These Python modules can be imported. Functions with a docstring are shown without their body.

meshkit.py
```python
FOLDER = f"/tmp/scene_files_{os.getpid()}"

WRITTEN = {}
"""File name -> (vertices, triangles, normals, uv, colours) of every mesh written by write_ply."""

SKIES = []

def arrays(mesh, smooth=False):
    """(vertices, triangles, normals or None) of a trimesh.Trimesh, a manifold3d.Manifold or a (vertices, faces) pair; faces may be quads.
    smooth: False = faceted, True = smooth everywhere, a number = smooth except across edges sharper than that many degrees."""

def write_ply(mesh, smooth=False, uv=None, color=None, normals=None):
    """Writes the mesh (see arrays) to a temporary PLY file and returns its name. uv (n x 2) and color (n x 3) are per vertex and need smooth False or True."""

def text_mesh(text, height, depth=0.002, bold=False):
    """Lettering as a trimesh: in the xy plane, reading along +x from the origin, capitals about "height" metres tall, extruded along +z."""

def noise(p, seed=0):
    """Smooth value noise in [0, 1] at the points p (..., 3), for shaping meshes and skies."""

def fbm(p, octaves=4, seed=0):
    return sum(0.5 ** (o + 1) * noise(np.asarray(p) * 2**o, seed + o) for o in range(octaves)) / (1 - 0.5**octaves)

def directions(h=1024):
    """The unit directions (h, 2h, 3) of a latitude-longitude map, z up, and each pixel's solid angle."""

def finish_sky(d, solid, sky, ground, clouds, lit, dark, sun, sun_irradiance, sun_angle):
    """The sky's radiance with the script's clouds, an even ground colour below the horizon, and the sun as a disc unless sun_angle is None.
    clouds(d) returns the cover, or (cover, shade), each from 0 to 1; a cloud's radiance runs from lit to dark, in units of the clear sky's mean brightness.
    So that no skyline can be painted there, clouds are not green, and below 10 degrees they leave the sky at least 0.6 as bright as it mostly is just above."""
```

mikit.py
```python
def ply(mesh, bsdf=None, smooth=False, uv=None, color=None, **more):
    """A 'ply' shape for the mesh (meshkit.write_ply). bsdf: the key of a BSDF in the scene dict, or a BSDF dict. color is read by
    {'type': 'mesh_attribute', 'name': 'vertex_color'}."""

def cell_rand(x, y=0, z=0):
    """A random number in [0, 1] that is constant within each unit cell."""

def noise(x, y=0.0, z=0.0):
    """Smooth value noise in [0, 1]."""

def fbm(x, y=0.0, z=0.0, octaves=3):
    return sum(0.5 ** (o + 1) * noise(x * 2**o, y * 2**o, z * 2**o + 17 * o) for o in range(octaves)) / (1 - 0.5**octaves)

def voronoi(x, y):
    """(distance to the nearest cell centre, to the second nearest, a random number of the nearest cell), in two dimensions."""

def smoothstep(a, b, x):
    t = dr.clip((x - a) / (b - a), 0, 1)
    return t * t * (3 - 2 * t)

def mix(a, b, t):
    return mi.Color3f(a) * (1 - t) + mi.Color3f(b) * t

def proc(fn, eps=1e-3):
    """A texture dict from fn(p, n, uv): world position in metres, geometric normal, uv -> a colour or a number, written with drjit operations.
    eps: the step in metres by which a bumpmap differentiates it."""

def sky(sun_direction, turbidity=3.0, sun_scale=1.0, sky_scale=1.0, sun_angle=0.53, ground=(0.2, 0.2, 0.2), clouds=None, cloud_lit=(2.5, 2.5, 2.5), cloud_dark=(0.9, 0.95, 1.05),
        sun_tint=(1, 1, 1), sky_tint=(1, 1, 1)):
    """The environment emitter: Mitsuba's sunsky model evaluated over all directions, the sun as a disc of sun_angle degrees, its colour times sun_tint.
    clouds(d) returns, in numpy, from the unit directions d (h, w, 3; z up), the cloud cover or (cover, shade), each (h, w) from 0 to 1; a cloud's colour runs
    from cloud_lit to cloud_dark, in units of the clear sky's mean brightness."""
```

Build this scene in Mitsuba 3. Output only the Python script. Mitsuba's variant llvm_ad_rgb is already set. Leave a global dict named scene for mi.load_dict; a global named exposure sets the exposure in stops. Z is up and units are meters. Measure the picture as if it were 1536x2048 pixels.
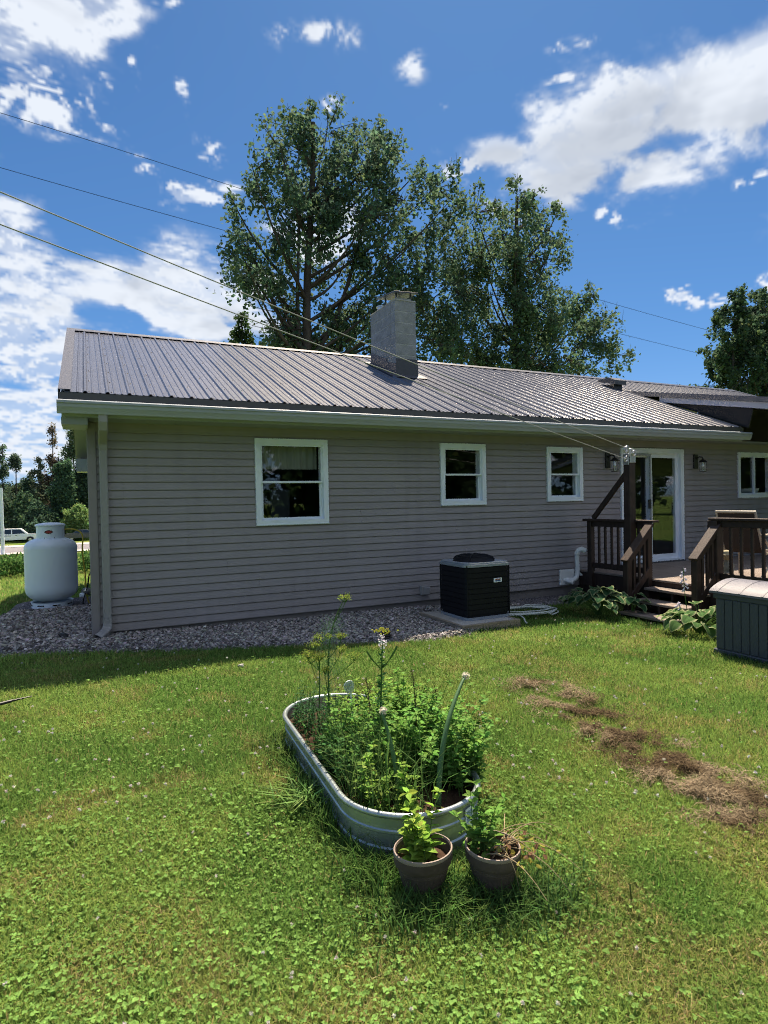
import math
import numpy as np
import trimesh
import shapely
import shapely.geometry as sg
import drjit as dr
import mitsuba as mi
import mikit
import meshkit
from mikit import noise, fbm, cell_rand, voronoi, smoothstep, mix, proc

T = mi.ScalarTransform4f
scene, labels = {}, {}
RNG = np.random.default_rng(11)
U = RNG.uniform

# ------------------------------------------------------------------ camera, sky, exposure
CAM = np.array([0.0, -8.0436, 1.5089])
YAW, PITCH, ROLL = 0.4471, -0.0172, 0.0197
FWD = np.array([math.sin(YAW) * math.cos(PITCH), math.cos(YAW) * math.cos(PITCH), math.sin(PITCH)])
_r0 = np.array([math.cos(YAW), -math.sin(YAW), 0.0])
_d0 = np.cross(FWD, _r0)
UP = -(-math.sin(ROLL) * _r0 + math.cos(ROLL) * _d0)
scene['camera'] = {'type': 'perspective', 'fov': 64.23, 'fov_axis': 'x', 'near_clip': 0.05, 'far_clip': 3000.0,
                   'to_world': T().look_at(origin=CAM.tolist(), target=(CAM + FWD).tolist(), up=UP.tolist())}
exposure = 2.68

# cloud banks: direction of the middle (x, y, z), half width, half height (tangents), strength
CLOUDS = [(-.05, .83, .555, .1, .055, .72), (-.04, .861, .507, .065, .046, .66), (.02, .812, .583, .08, .03, .66), (.097, .788, .607, .03, .011, .6),
          (.038, .848, .529, .011, .014, .6), (.075, .834, .546, .007, .015, .6), (.127, .826, .549, .008, .034, .55), (.032, .875, .484, .019, .008, .6),
          (.153, .86, .487, .027, .02, .62), (.065, .885, .46, .027, .012, .55), (.153, .886, .438, .062, .013, .8), (.267, .747, .608, .054, .015, .42),
          (.321, .737, .595, .016, .017, .4), (.4, .714, .575, .02, .028, .5), (.314, .783, .537, .017, .013, .5), (.557, .604, .571, .03, .008, .55),
          (.554, .629, .545, .022, .009, .5), (.448, .717, .534, .012, .007, .45),
          (-.046, .933, .357, .13, .055, .9), (.052, .945, .322, .16, .06, .95), (.18, .935, .282, .14, .045, .98), (-.078, .955, .287, .10, .065, .85),
          (-.07, .976, .205, .10, .05, .9), (.325, .861, .391, .063, .05, .9), (-.3, .9, .3, .3, .05, .7), (-.4, .8, .5, .2, .07, .7),
          (.625, .614, .483, .127, .062, 1.0), (.694, .539, .477, .114, .06, 1.0), (.528, .704, .474, .08, .038, .95), (.735, .488, .471, .09, .06, 1.0),
          (.617, .653, .44, .1, .036, .95), (.701, .568, .43, .1, .04, .95), (.669, .632, .392, .025, .014, .75), (.764, .515, .389, .034, .012, .7),
          (.499, .735, .459, .05, .026, .85), (.626, .572, .529, .036, .018, .6), (.691, .516, .506, .13, .055, 1.0), (.727, .47, .5, .10, .06, 1.0), (.632, .578, .516, .08, .035, .95), (.753, .596, .28, .026, .011, .8), (.785, .559, .267, .038, .011, .85),
          (.812, .514, .275, .024, .016, .8), (.9, .38, .44, .16, .06, .9), (-.074, .99, .117, .15, .10, .85)]


def clouds(d):
    z = np.maximum(d[..., 2], 0.0)
    q = d[..., :2] / (z + 0.22)[..., None]

    def rough(p, octaves, seed, gain=.62):
        return sum(gain ** o * meshkit.noise(p * 2.03 ** o + 7.3 * o, seed + o) for o in range(octaves)) / sum(gain ** o for o in range(octaves))
    p3 = np.concatenate([q * 3.0, z[..., None] * 2], -1)
    w1 = rough(p3 * 1.3 + 3, 3, 51) - .5
    w2 = rough(p3 * 1.3 + 9, 3, 61) - .5
    qq = np.stack([p3[..., 0] + .9 * w1, p3[..., 1] + .9 * w2, p3[..., 2]], -1)
    f1 = rough(qq * 1.6, 7, 3)
    f2 = rough(np.stack([q[..., 0] * 9 + q[..., 1] * 3 + w1, q[..., 1] * 17 - q[..., 0] * 4 + w2, z * 3], -1), 5, 9)
    f = .68 * f1 + .32 * f2
    fh = smooth(.30, .70, rough(np.stack([qq[..., 0] * 9 + qq[..., 1] * 3, qq[..., 1] * 12 - qq[..., 0] * 3, z * 20], -1), 4, 71, .75))
    m = np.zeros(z.shape)
    body = np.zeros(z.shape)
    for x, y, w, a, b, s in CLOUDS:
        c = np.array([x, y, w]); c = c / np.linalg.norm(c)
        rh = np.array([c[1], -c[0], 0]); rh /= np.linalg.norm(rh)
        uh = np.cross(rh, c)
        k = np.maximum(d @ c, 0.05)
        u, v = (d @ rh) / k, (d @ uh) / k
        u = u + .07 * w1 * (1 + 4 * a); v = v + .07 * w2 * (1 + 4 * b)
        g = s * np.exp(-((u / a) ** 2 + (v / b) ** 2) * .8) * (d @ c > 0.2)
        if a < .07:
            g = g * (.35 + 1.25 * fh)
        m = np.maximum(m, g)
        if s >= .95:
            body = np.maximum(body, np.exp(-((u / a) ** 2 + ((v + .30 * b) / b) ** 2)))
    low = meshkit.fbm(np.stack([q[..., 0] * .8, q[..., 1] * .8, z], -1), 4, 21)
    front = smooth(.72, .86, d @ np.array([0.43, 0.80, 0.42]))          # the banks above stand here; elsewhere the field is random
    m = np.maximum(m, (1 - front) * smooth(.46, .62, low) * .85)
    h = (f - .5) * 3.3 + m * 1.27
    cov = (.55 * smooth(.58, .95, h) + .45 * smooth(.36, 1.0, h)) * smooth(.03, .25, m)
    cov = cov * (1 - (1 - body) * .55 * (1 - smooth(.40, .58, f2 + .25 * (fh - .5))))
    cov = np.maximum(cov, .25 * np.exp(-(z / .12) ** 2))
    sh = rough(qq * 1.6 + np.array([.05, .22, 0]), 5, 3)
    shade = np.clip(.5 * smooth(.35, .95, body) * smooth(.42, .62, rough(p3 * 1.1 + 5, 5, 31)), 0, .6)
    shade = np.clip(shade + 1.3 * np.clip(sh - f1, 0, .3) + .15 * (1 - smooth(.3, .9, cov)), 0, 1)
    return np.minimum(cov, .98), shade


def smooth(a, b, x):
    t = np.clip((x - a) / (b - a), 0, 1)
    return t * t * (3 - 2 * t)


SUN = (0.30, 0.42, 1.0)
scene['sky_light'] = mikit.sky(SUN, turbidity=2.6, sun_scale=1.15, sky_scale=.505, clouds=clouds, cloud_lit=(3.3, 3.5, 3.8), cloud_dark=(1.4, 1.6, 1.95), ground=(.10, .13, .06),
                               sky_tint=(.55, .84, 1.16))


# ------------------------------------------------------------------ helpers
def V3(*a):
    return np.array(a, float)


def unit(v):
    v = np.asarray(v, float)
    return v / (np.linalg.norm(v, axis=-1, keepdims=True) + 1e-12)


class MB:
    """Collects pieces of one mesh."""
    def __init__(self):
        self.v, self.f, self.c, self.n = [], [], [], 0

    def add(self, v, f, c=None):
        v = np.asarray(v, float).reshape(-1, 3)
        self.v.append(v)
        self.f.append(np.asarray(f, int).reshape(-1, 3) + self.n)
        if c is not None:
            c = np.asarray(c, float)
            self.c.append(np.broadcast_to(c, v.shape) if c.ndim == 1 else c)
        self.n += len(v)
        return self

    def tm(self, m, c=None):
        return self.add(m.vertices, m.faces, c)

    def get(self):
        return np.vstack(self.v), np.vstack(self.f)

    def ply(self, bsdf, smooth=False):
        v, f = self.get()
        return mikit.ply((v, f), bsdf, smooth=smooth, color=np.vstack(self.c) if self.c else None)


def numbered(key):
    if key not in scene and key not in _used:
        _used.add(key)
        return key
    i = 1
    while f'{key}_{i:03d}' in scene or f'{key}_{i:03d}' in _used:
        i += 1
    _used.add(f'{key}_{i:03d}')
    return f'{key}_{i:03d}'


_used = set()
_count = {}


def fast_number(key):
    i = _count.get(key, -1) + 1
    _count[key] = i
    k = key if i == 0 else f'{key}_{i:03d}'
    _used.add(k)
    return k


def thing(name, label, cat, group=None):
    k = fast_number(name)
    labels[k] = {'label': label, 'category': cat}
    if group:
        labels[k]['group'] = group
    return k


def put(parent, name, m, bsdf, smooth=False, label=None, kind=None):
    """One entry of scene: a part of parent, or a top-level mesh where parent is None."""
    k = fast_number(f'{parent}__{name}' if parent else name)
    if isinstance(m, MB):
        scene[k] = m.ply(bsdf, smooth)
    elif isinstance(m, dict):
        scene[k] = m
    else:
        scene[k] = mikit.ply(m, bsdf, smooth=smooth)
    if label or kind:
        labels[k] = {}
        if label: labels[k]['label'] = label
        if kind: labels[k]['kind'] = kind
    return k


def single(name, m, bsdf, label, cat, smooth=False, group=None):
    k = put(None, name, m, bsdf, smooth)
    labels[k] = {'label': label, 'category': cat}
    if group: labels[k]['group'] = group
    return k


def structure(name, m, bsdf, label, smooth=False):
    k = put(None, name, m, bsdf, smooth)
    labels[k] = {'label': label, 'category': name.replace('_', ' '), 'kind': 'structure'}
    return k


BOXF = np.array([[0, 2, 3], [0, 3, 1], [4, 5, 7], [4, 7, 6], [0, 1, 5], [0, 5, 4], [2, 6, 7], [2, 7, 3], [0, 4, 6], [0, 6, 2], [1, 3, 7], [1, 7, 5]])


def box(x0, x1, y0, y1, z0, z1):
    v = np.array([[x, y, z] for z in (z0, z1) for y in (y0, y1) for x in (x0, x1)], float)
    return v, BOXF


def rbox(x0, x1, y0, y1, z0, z1, c=.006):
    """A box with chamfered edges."""
    c = min(c, (x1 - x0) * .45, (y1 - y0) * .45, (z1 - z0) * .45)
    pts = []
    for sx, xa in ((1, x0), (-1, x1)):
        for sy, ya in ((1, y0), (-1, y1)):
            for sz, za in ((1, z0), (-1, z1)):
                pts += [(xa, ya + sy * c, za + sz * c), (xa + sx * c, ya, za + sz * c), (xa + sx * c, ya + sy * c, za)]
    h = trimesh.Trimesh(pts, RB_FACES, process=False)
    return np.array(h.vertices), np.array(h.faces)


def _rb():
    pts = []
    for sx in (1, -1):
        for sy in (1, -1):
            for sz in (1, -1):
                X, Y, Z = -sx * 1.0, -sy * 1.0, -sz * 1.0
                c = .2
                pts += [(X, Y + sy * c, Z + sz * c), (X + sx * c, Y, Z + sz * c), (X + sx * c, Y + sy * c, Z)]
    pts = np.array(pts)
    from scipy.spatial import ConvexHull
    h = ConvexHull(pts)
    f = h.simplices.copy()
    n = np.cross(pts[f[:, 1]] - pts[f[:, 0]], pts[f[:, 2]] - pts[f[:, 0]])
    flip = (n * pts[f].mean(1)).sum(1) < 0
    f[flip] = f[flip][:, ::-1]
    return f


RB_FACES = _rb()


def beam(p0, p1, w, h, up=(0, 0, 1), c=.005):
    """A squared timber from p0 to p1, w wide and h high."""
    p0, p1 = V3(*p0), V3(*p1)
    d = p1 - p0
    L = np.linalg.norm(d); d = d / L
    s = np.cross(d, up)
    if np.linalg.norm(s) < 1e-6: s = np.cross(d, (0, 1, 0))
    s = unit(s); u = np.cross(s, d)
    v, f = rbox(0, L, -w / 2, w / 2, -h / 2, h / 2, c)
    v = p0 + v[:, :1] * d + v[:, 1:2] * s + v[:, 2:3] * u
    if np.dot(np.cross(d, s), u) < 0: f = f[:, ::-1]
    return v, f


def tube(pts, r, n=6, cap=True):
    p = np.asarray(pts, float)
    r = np.broadcast_to(r, (len(p),)).astype(float)
    t = unit(np.gradient(p, axis=0))
    ref = V3(0, 0, 1) if abs(t[0, 2]) < .9 else V3(1, 0, 0)
    a = unit(np.cross(t[0], ref)); A = [a]
    for i in range(1, len(p)):
        a = A[-1] - np.dot(A[-1], t[i]) * t[i]
        A.append(unit(a))
    A = np.array(A); B = np.cross(t, A)
    an = np.arange(n) * 2 * np.pi / n
    v = (p[:, None] + r[:, None, None] * (np.cos(an)[None, :, None] * A[:, None] + np.sin(an)[None, :, None] * B[:, None])).reshape(-1, 3)
    i, j = np.meshgrid(np.arange(len(p) - 1), np.arange(n), indexing='ij')
    i, j = i.ravel(), j.ravel(); k = (j + 1) % n
    f = np.vstack([np.stack([i * n + j, i * n + k, (i + 1) * n + k], 1), np.stack([i * n + j, (i + 1) * n + k, (i + 1) * n + j], 1)])
    if cap:
        m = len(v); v = np.vstack([v, p[:1], p[-1:]]); l = (len(p) - 1) * n
        jj = np.arange(n); kk = (jj + 1) % n
        f = np.vstack([f, np.stack([kk, jj, jj * 0 + m], 1), np.stack([l + jj, l + kk, jj * 0 + m + 1], 1)])
    return v, f


def curve(pts, n=24):
    """A smooth curve through points."""
    from scipy.interpolate import CubicSpline
    p = np.asarray(pts, float)
    s = np.r_[0, np.cumsum(np.linalg.norm(np.diff(p, axis=0), axis=1))]
    return CubicSpline(s, p)(np.linspace(0, s[-1], n))


def lathe(prof, c=(0, 0, 0), n=40, sx=1.0, sy=1.0):
    prof = np.asarray(prof, float)
    a = np.arange(n) * 2 * np.pi / n
    v = np.stack([prof[:, None, 0] * np.cos(a) * sx, prof[:, None, 0] * np.sin(a) * sy, np.repeat(prof[:, 1:2], n, 1)], -1).reshape(-1, 3) + np.asarray(c)
    i, j = np.meshgrid(np.arange(len(prof) - 1), np.arange(n), indexing='ij')
    i, j = i.ravel(), j.ravel(); k = (j + 1) % n
    f = np.vstack([np.stack([i * n + j, i * n + k, (i + 1) * n + k], 1), np.stack([i * n + j, (i + 1) * n + k, (i + 1) * n + j], 1)])
    return v, f


def extrude_x(prof, x0, x1, closed=True):
    """A profile in (y, z), counter-clockwise seen from +x, swept along x, with end caps."""
    prof = np.asarray(prof, float); n = len(prof)
    v = np.vstack([np.c_[np.full(n, x0), prof], np.c_[np.full(n, x1), prof]])
    j = np.arange(n if closed else n - 1); k = (j + 1) % n
    f = np.vstack([np.stack([j, k, k + n], 1), np.stack([j, k + n, j + n], 1)])
    if closed:
        t = trimesh.creation.triangulate_polygon(sg.Polygon(prof), engine='earcut')
        tv, tf = t
        idx = np.array([np.argmin(((prof - q) ** 2).sum(1)) for q in tv])
        tf = idx[tf]
        a = prof[tf]; area = (a[:, 1, 0] - a[:, 0, 0]) * (a[:, 2, 1] - a[:, 0, 1]) - (a[:, 1, 1] - a[:, 0, 1]) * (a[:, 2, 0] - a[:, 0, 0])
        tf[area < 0] = tf[area < 0][:, ::-1]
        f = np.vstack([f[:, ::-1] if sg.polygon.LinearRing(prof).is_ccw is False else f, tf[:, ::-1], tf + n])
    return v, f


def blades(p, h, w, az, lean, col, seg=2):
    """Grass blades: a mesh of narrow bent strips."""
    n = len(p)
    dh = np.stack([np.cos(az), np.sin(az), az * 0], 1); sd = np.stack([-np.sin(az), np.cos(az), az * 0], 1)
    h, w, lean = (np.broadcast_to(x, (n,))[:, None] for x in (h, w, lean))
    up = V3(0, 0, 1)

    def at(t):
        return p + up * h * t * (1 - .45 * lean * t) + dh * h * lean * t * t
    if seg == 2:
        m = at(.55)
        v = np.stack([p - sd * w * .5, p + sd * w * .5, m - sd * w * .42, m + sd * w * .42, at(1.0)], 1)
        f = np.array([[0, 1, 3], [0, 3, 2], [2, 3, 4]])
    else:
        v = np.stack([p - sd * w * .5, p + sd * w * .5, at(1.0)], 1); f = np.array([[0, 1, 2]])
    k = v.shape[1]
    F = (f[None] + (np.arange(n) * k)[:, None, None]).reshape(-1, 3)
    C = np.repeat(col, k, 0)
    return v.reshape(-1, 3), F, C


def leaves(p, d, nrm, L, W, col, fold=.18, six=False, droop=0.0):
    """Leaves: folded blades with a pointed tip. p base, d direction, nrm roughly the upper side."""
    n = len(p)
    d = unit(d); s = unit(np.cross(d, nrm)); nn = np.cross(s, d)
    L, W = (np.broadcast_to(x, (n,))[:, None] for x in (L, W))
    if six:
        a, b = p + d * L * .3, p + d * L * .66 - nn * droop * L * .12
        v = np.stack([p, a + s * W * .5 + nn * fold * W, b + s * W * .4 + nn * fold * W * .8, p + d * L - nn * droop * L * .35, b - s * W * .4 + nn * fold * W * .8, a - s * W * .5 + nn * fold * W,
                      p + d * L * .5 - nn * droop * L * .05], 1)
        f = np.array([[0, 1, 6], [1, 2, 6], [2, 3, 6], [3, 4, 6], [4, 5, 6], [5, 0, 6]])
    else:
        a = p + d * L * .45
        v = np.stack([p, a + s * W * .5 + nn * fold * W, p + d * L - nn * droop * L * .3, a - s * W * .5 + nn * fold * W], 1)
        f = np.array([[0, 1, 2], [0, 2, 3]])
    k = v.shape[1]
    F = (f[None] + (np.arange(n) * k)[:, None, None]).reshape(-1, 3)
    return v.reshape(-1, 3), F, np.repeat(np.broadcast_to(col, (n, 3)), k, 0)


def rdir(n, up=0.0):
    v = RNG.normal(size=(n, 3)); v[:, 2] += up
    return unit(v)


def vary(base, n, amt=.2, hue=.08):
    b = np.asarray(base, float)
    return np.clip(b * (1 + RNG.normal(size=(n, 1)) * amt) * (1 + RNG.normal(size=(n, 3)) * hue), .003, .9)


# ------------------------------------------------------------------ materials
def rgb(*c):
    return {'type': 'rgb', 'value': list(c)}


def mat(name, d, two=True):
    scene[name] = {'type': 'twosided', 'b': d} if two else d
    return name


def pri(col, rough=.6, metal=0.0, spec=.5, **k):
    return {'type': 'principled', 'base_color': col if isinstance(col, dict) else rgb(*col), 'roughness': rough, 'metallic': metal, 'specular': spec, **k}


VC = {'type': 'mesh_attribute', 'name': 'vertex_color'}
mat('m_leaf', {'type': 'principledthin', 'base_color': VC, 'roughness': .38, 'diff_trans': .8, 'eta': 1.5}, False)
mat('m_treeleaf', {'type': 'principledthin', 'base_color': VC, 'roughness': .4, 'diff_trans': 1.0, 'eta': 1.4}, False)
mat('m_vcol', {'type': 'diffuse', 'reflectance': VC})
mat('m_vgloss', pri(VC, .45))


def f_ground(p, n, uv):
    a = fbm(p.x * 1.3, p.y * 1.3, 0., 4)
    b = fbm(p.x * 14, p.y * 14, 3., 3)
    g = mix((.080, .145, .035), (.130, .185, .055), smoothstep(.35, .7, a))
    far = smoothstep(3., 12., p.y)
    g = mix(g * (.45 + .75 * b), mix((.085, .15, .03), (.16, .17, .06), smoothstep(.3, .75, fbm(p.x * .35, p.y * .5, 1., 4))) * (.75 + .5 * b), far)
    return g


def f_gravelbase(p, n, uv):
    v, s, r = voronoi(p.x * 42, p.y * 42)
    g = mix((.10, .095, .10), (.30, .28, .30), r * r)
    return g * (.35 + .65 * smoothstep(.0, .25, s - v)) * (.8 + .4 * fbm(p.x * 3, p.y * 3, 0., 2))


def f_siding(p, n, uv):
    grain = fbm(p.x * 3.0, p.z * 90, p.y, 3)
    blotch = fbm(p.x * .8, p.z * 1.2, 5., 3)
    c = mix((.232, .215, .228), (.272, .254, .269), grain)
    low = smoothstep(.55, .0, p.z)
    c = c * (.92 + .16 * blotch) * (.972 + .056 * cell_rand(p.z / .1996, p.x / 3.66 + 7.3 * cell_rand(p.z / .1996)))
    c = c * (.94 + .06 * smoothstep(.2, .6, fbm(p.x * 9, p.z * .9, 3., 3)))
    return mix(c, mi.Color3f(.20, .17, .14), low * .5 * fbm(p.x * 2.2, p.z * 3, 9., 3))


def f_wood(p, n, uv):
    g = fbm(p.x * 6 + p.z * 9, p.y * 6 - p.z * 7, p.z * 4, 4)
    s = noise(p.x * 45, p.y * 45, p.z * 5)
    return mix((.014, .008, .007), (.046, .027, .021), g) * (.75 + .5 * s)


def f_deckboard(p, n, uv):
    g = fbm(p.x * 60, p.y * 1.5, 2., 3)
    w = fbm(p.x * 2.2, p.y * 1.2, 7., 3)
    return mix((.11, .08, .065), (.24, .20, .175), .55 * g + .45 * w)


def f_block(p, n, uv):
    a = fbm(p.x * 9, p.y * 9, p.z * 9, 4)
    b = noise(p.x * 130, p.y * 130, p.z * 130)
    return mix((.20, .205, .215), (.37, .37, .38), a) * (.78 + .44 * b)


def f_concrete(p, n, uv):
    a = fbm(p.x * 5, p.y * 5, p.z * 5, 4)
    return mix((.30, .29, .27), (.50, .49, .46), a) * (.85 + .3 * noise(p.x * 160, p.y * 160, p.z * 160))


def f_roof(p, n, uv):
    a = fbm(p.x * .9, p.y * .5, 0., 3)
    b = fbm(p.x * 30, p.y * 2.2, 4., 3)
    return mix((.046, .052, .074), (.064, .069, .094), .55 * a + .45 * b)


def r_roof(p, n, uv):
    return .26 + .03 * fbm(p.x * 2, p.y * .4, 1., 2)


def f_galv(p, n, uv):
    v, s, r = voronoi((p.x + p.y) * 30, p.z * 30)
    return mix((.27, .32, .33), (.46, .52, .52), .35 * r + .65 * fbm(p.x * 8, p.y * 8, p.z * 8, 3))


def f_soil(p, n, uv):
    a = fbm(p.x * 30, p.y * 30, p.z * 30, 3)
    return mix((.022, .014, .010), (.085, .055, .040), a)


def f_asphalt(p, n, uv):
    return mix((.17, .165, .18), (.24, .235, .25), fbm(p.x * 1.2, p.y * 3, 0., 3))


def f_bark(p, n, uv):
    a = fbm(p.x * 8, p.y * 8, p.z * 2, 3)
    return mix((.035, .028, .024), (.12, .10, .085), a)


def f_shoulder(p, n, uv):
    return mix((.38, .36, .33), (.55, .53, .5), fbm(p.x * 2, p.y * 4, 0., 3))


mat('m_ground', {'type': 'diffuse', 'reflectance': proc(f_ground)})
mat('m_gravelbase', {'type': 'diffuse', 'reflectance': proc(f_gravelbase)})
mat('m_siding', {'type': 'bumpmap', 'arbitrary': proc(lambda p, n, uv: fbm(p.x * 14, p.z * 260, 0., 2), 8e-4), 'scale': .0012,
                 'bsdf': pri(proc(f_siding), .52, spec=.35)})
mat('m_wood', pri(proc(f_wood), .55, spec=.4))
mat('m_deckboard', pri(proc(f_deckboard), .6, spec=.35))
mat('m_block', {'type': 'bumpmap', 'arbitrary': proc(lambda p, n, uv: fbm(p.x * 90, p.y * 90, p.z * 90, 2)), 'scale': .006, 'bsdf': {'type': 'diffuse', 'reflectance': proc(f_block)}})
mat('m_concrete', {'type': 'diffuse', 'reflectance': proc(f_concrete)})
mat('m_roof', pri(proc(f_roof), proc(r_roof), .0, spec=.75))
mat('m_trim', pri((.046, .050, .068), .38, spec=.5))
mat('m_darktrim', pri((.055, .055, .062), .45, spec=.5))
mat('m_galv', pri(proc(f_galv), .36, .75))
mat('m_soil', {'type': 'diffuse', 'reflectance': proc(f_soil)})
mat('m_asphalt', {'type': 'diffuse', 'reflectance': proc(f_asphalt)})
mat('m_shoulder', {'type': 'diffuse', 'reflectance': proc(f_shoulder)})
mat('m_bark', {'type': 'diffuse', 'reflectance': proc(f_bark)})
mat('m_skywhite', pri((.66, .72, .80), .35, spec=.5))  # white with the blue of skylit shade mixed into its base colour
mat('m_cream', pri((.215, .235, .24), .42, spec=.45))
mat('m_gutter', pri((.27, .30, .33), .33, spec=.5))
mat('m_downspout', pri((.25, .245, .25), .4, spec=.45))
mat('m_foundation', {'type': 'diffuse', 'reflectance': proc(lambda p, n, uv: mix((.17, .155, .15), (.25, .23, .22), fbm(p.x * 4, p.z * 6, 0., 3)))})
mat('m_glass', {'type': 'thindielectric', 'int_ior': 1.52}, False)
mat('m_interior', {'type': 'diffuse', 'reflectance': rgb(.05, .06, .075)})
mat('m_curtain', {'type': 'diffuse', 'reflectance': rgb(.22, .24, .22)})
mat('m_black', pri((.012, .012, .014), .4, spec=.4))
mat('m_acblack', pri((.006, .007, .011), .5, spec=.2))
mat('m_acgray', pri((.21, .24, .28), .4, spec=.5))
mat('m_tank', pri((.63, .70, .78), .38, spec=.5, clearcoat=.3, clearcoat_gloss=.8))
mat('m_yellow', pri((.42, .33, .03), .5))
mat('m_pvc', pri((.72, .73, .72), .35))
mat('m_hose', pri((.46, .50, .48), .4))
mat('m_steel', pri((.55, .56, .58), .3, .9))
mat('m_rope', {'type': 'diffuse', 'reflectance': rgb(.34, .35, .36)})
mat('m_wire', {'type': 'diffuse', 'reflectance': rgb(.02, .025, .035)})
mat('m_boxside', pri((.050, .060, .074), .5, spec=.4))
mat('m_boxlid', pri((.115, .115, .14), .5, spec=.35))
mat('m_sling', {'type': 'diffuse', 'reflectance': rgb(.055, .045, .040)})
mat('m_tan', pri((.36, .32, .26), .45))
mat('m_stone', {'type': 'diffuse', 'reflectance': proc(lambda p, n, uv: mix((.10, .11, .09), (.30, .29, .24), fbm(p.x * 40, p.y * 40, p.z * 40, 3)))})
mat('m_terracotta', pri(proc(lambda p, n, uv: mix((.040, .030, .025), (.120, .090, .075), fbm(p.x * 14, p.y * 14, p.z * 24, 4))), .75, spec=.25))
mat('m_potrim', pri((.25, .20, .17), .6, spec=.3))
mat('m_timber', {'type': 'diffuse', 'reflectance': proc(lambda p, n, uv: mix((.16, .13, .10), (.34, .29, .23), fbm(p.x * 6, p.y * 30, p.z * 30, 3)))})
mat('m_carwhite', pri((.75, .77, .8), .25, spec=.6, clearcoat=.8))
mat('m_cardark', pri((.03, .04, .05), .25, spec=.6, clearcoat=.8))
mat('m_carglass', pri((.02, .025, .03), .1, spec=.7))
mat('m_sign', pri((.06, .10, .22), .5))
mat('m_red', pri((.25, .02, .02), .5))

# ------------------------------------------------------------------ terrain
def gz(x, y):
    """Height of the lawn."""
    x, y = np.asarray(x, float), np.asarray(y, float)
    z = -.1 - .052 * np.clip(y - 5, 0, 56)
    z = z - .075 * smooth(3.5, 6.5, x) * smooth(-6.5, -2.5, y)
    p = np.stack([x * .9, y * .9, x * 0], -1)
    z = z + .035 * np.exp(-((x - 1.3) / .9) ** 2 - ((y + 5.2) / 1.3) ** 2)
    return z + .035 * (meshkit.noise(p, 5) - .5) * smooth(12, 6, np.abs(y))


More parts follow.
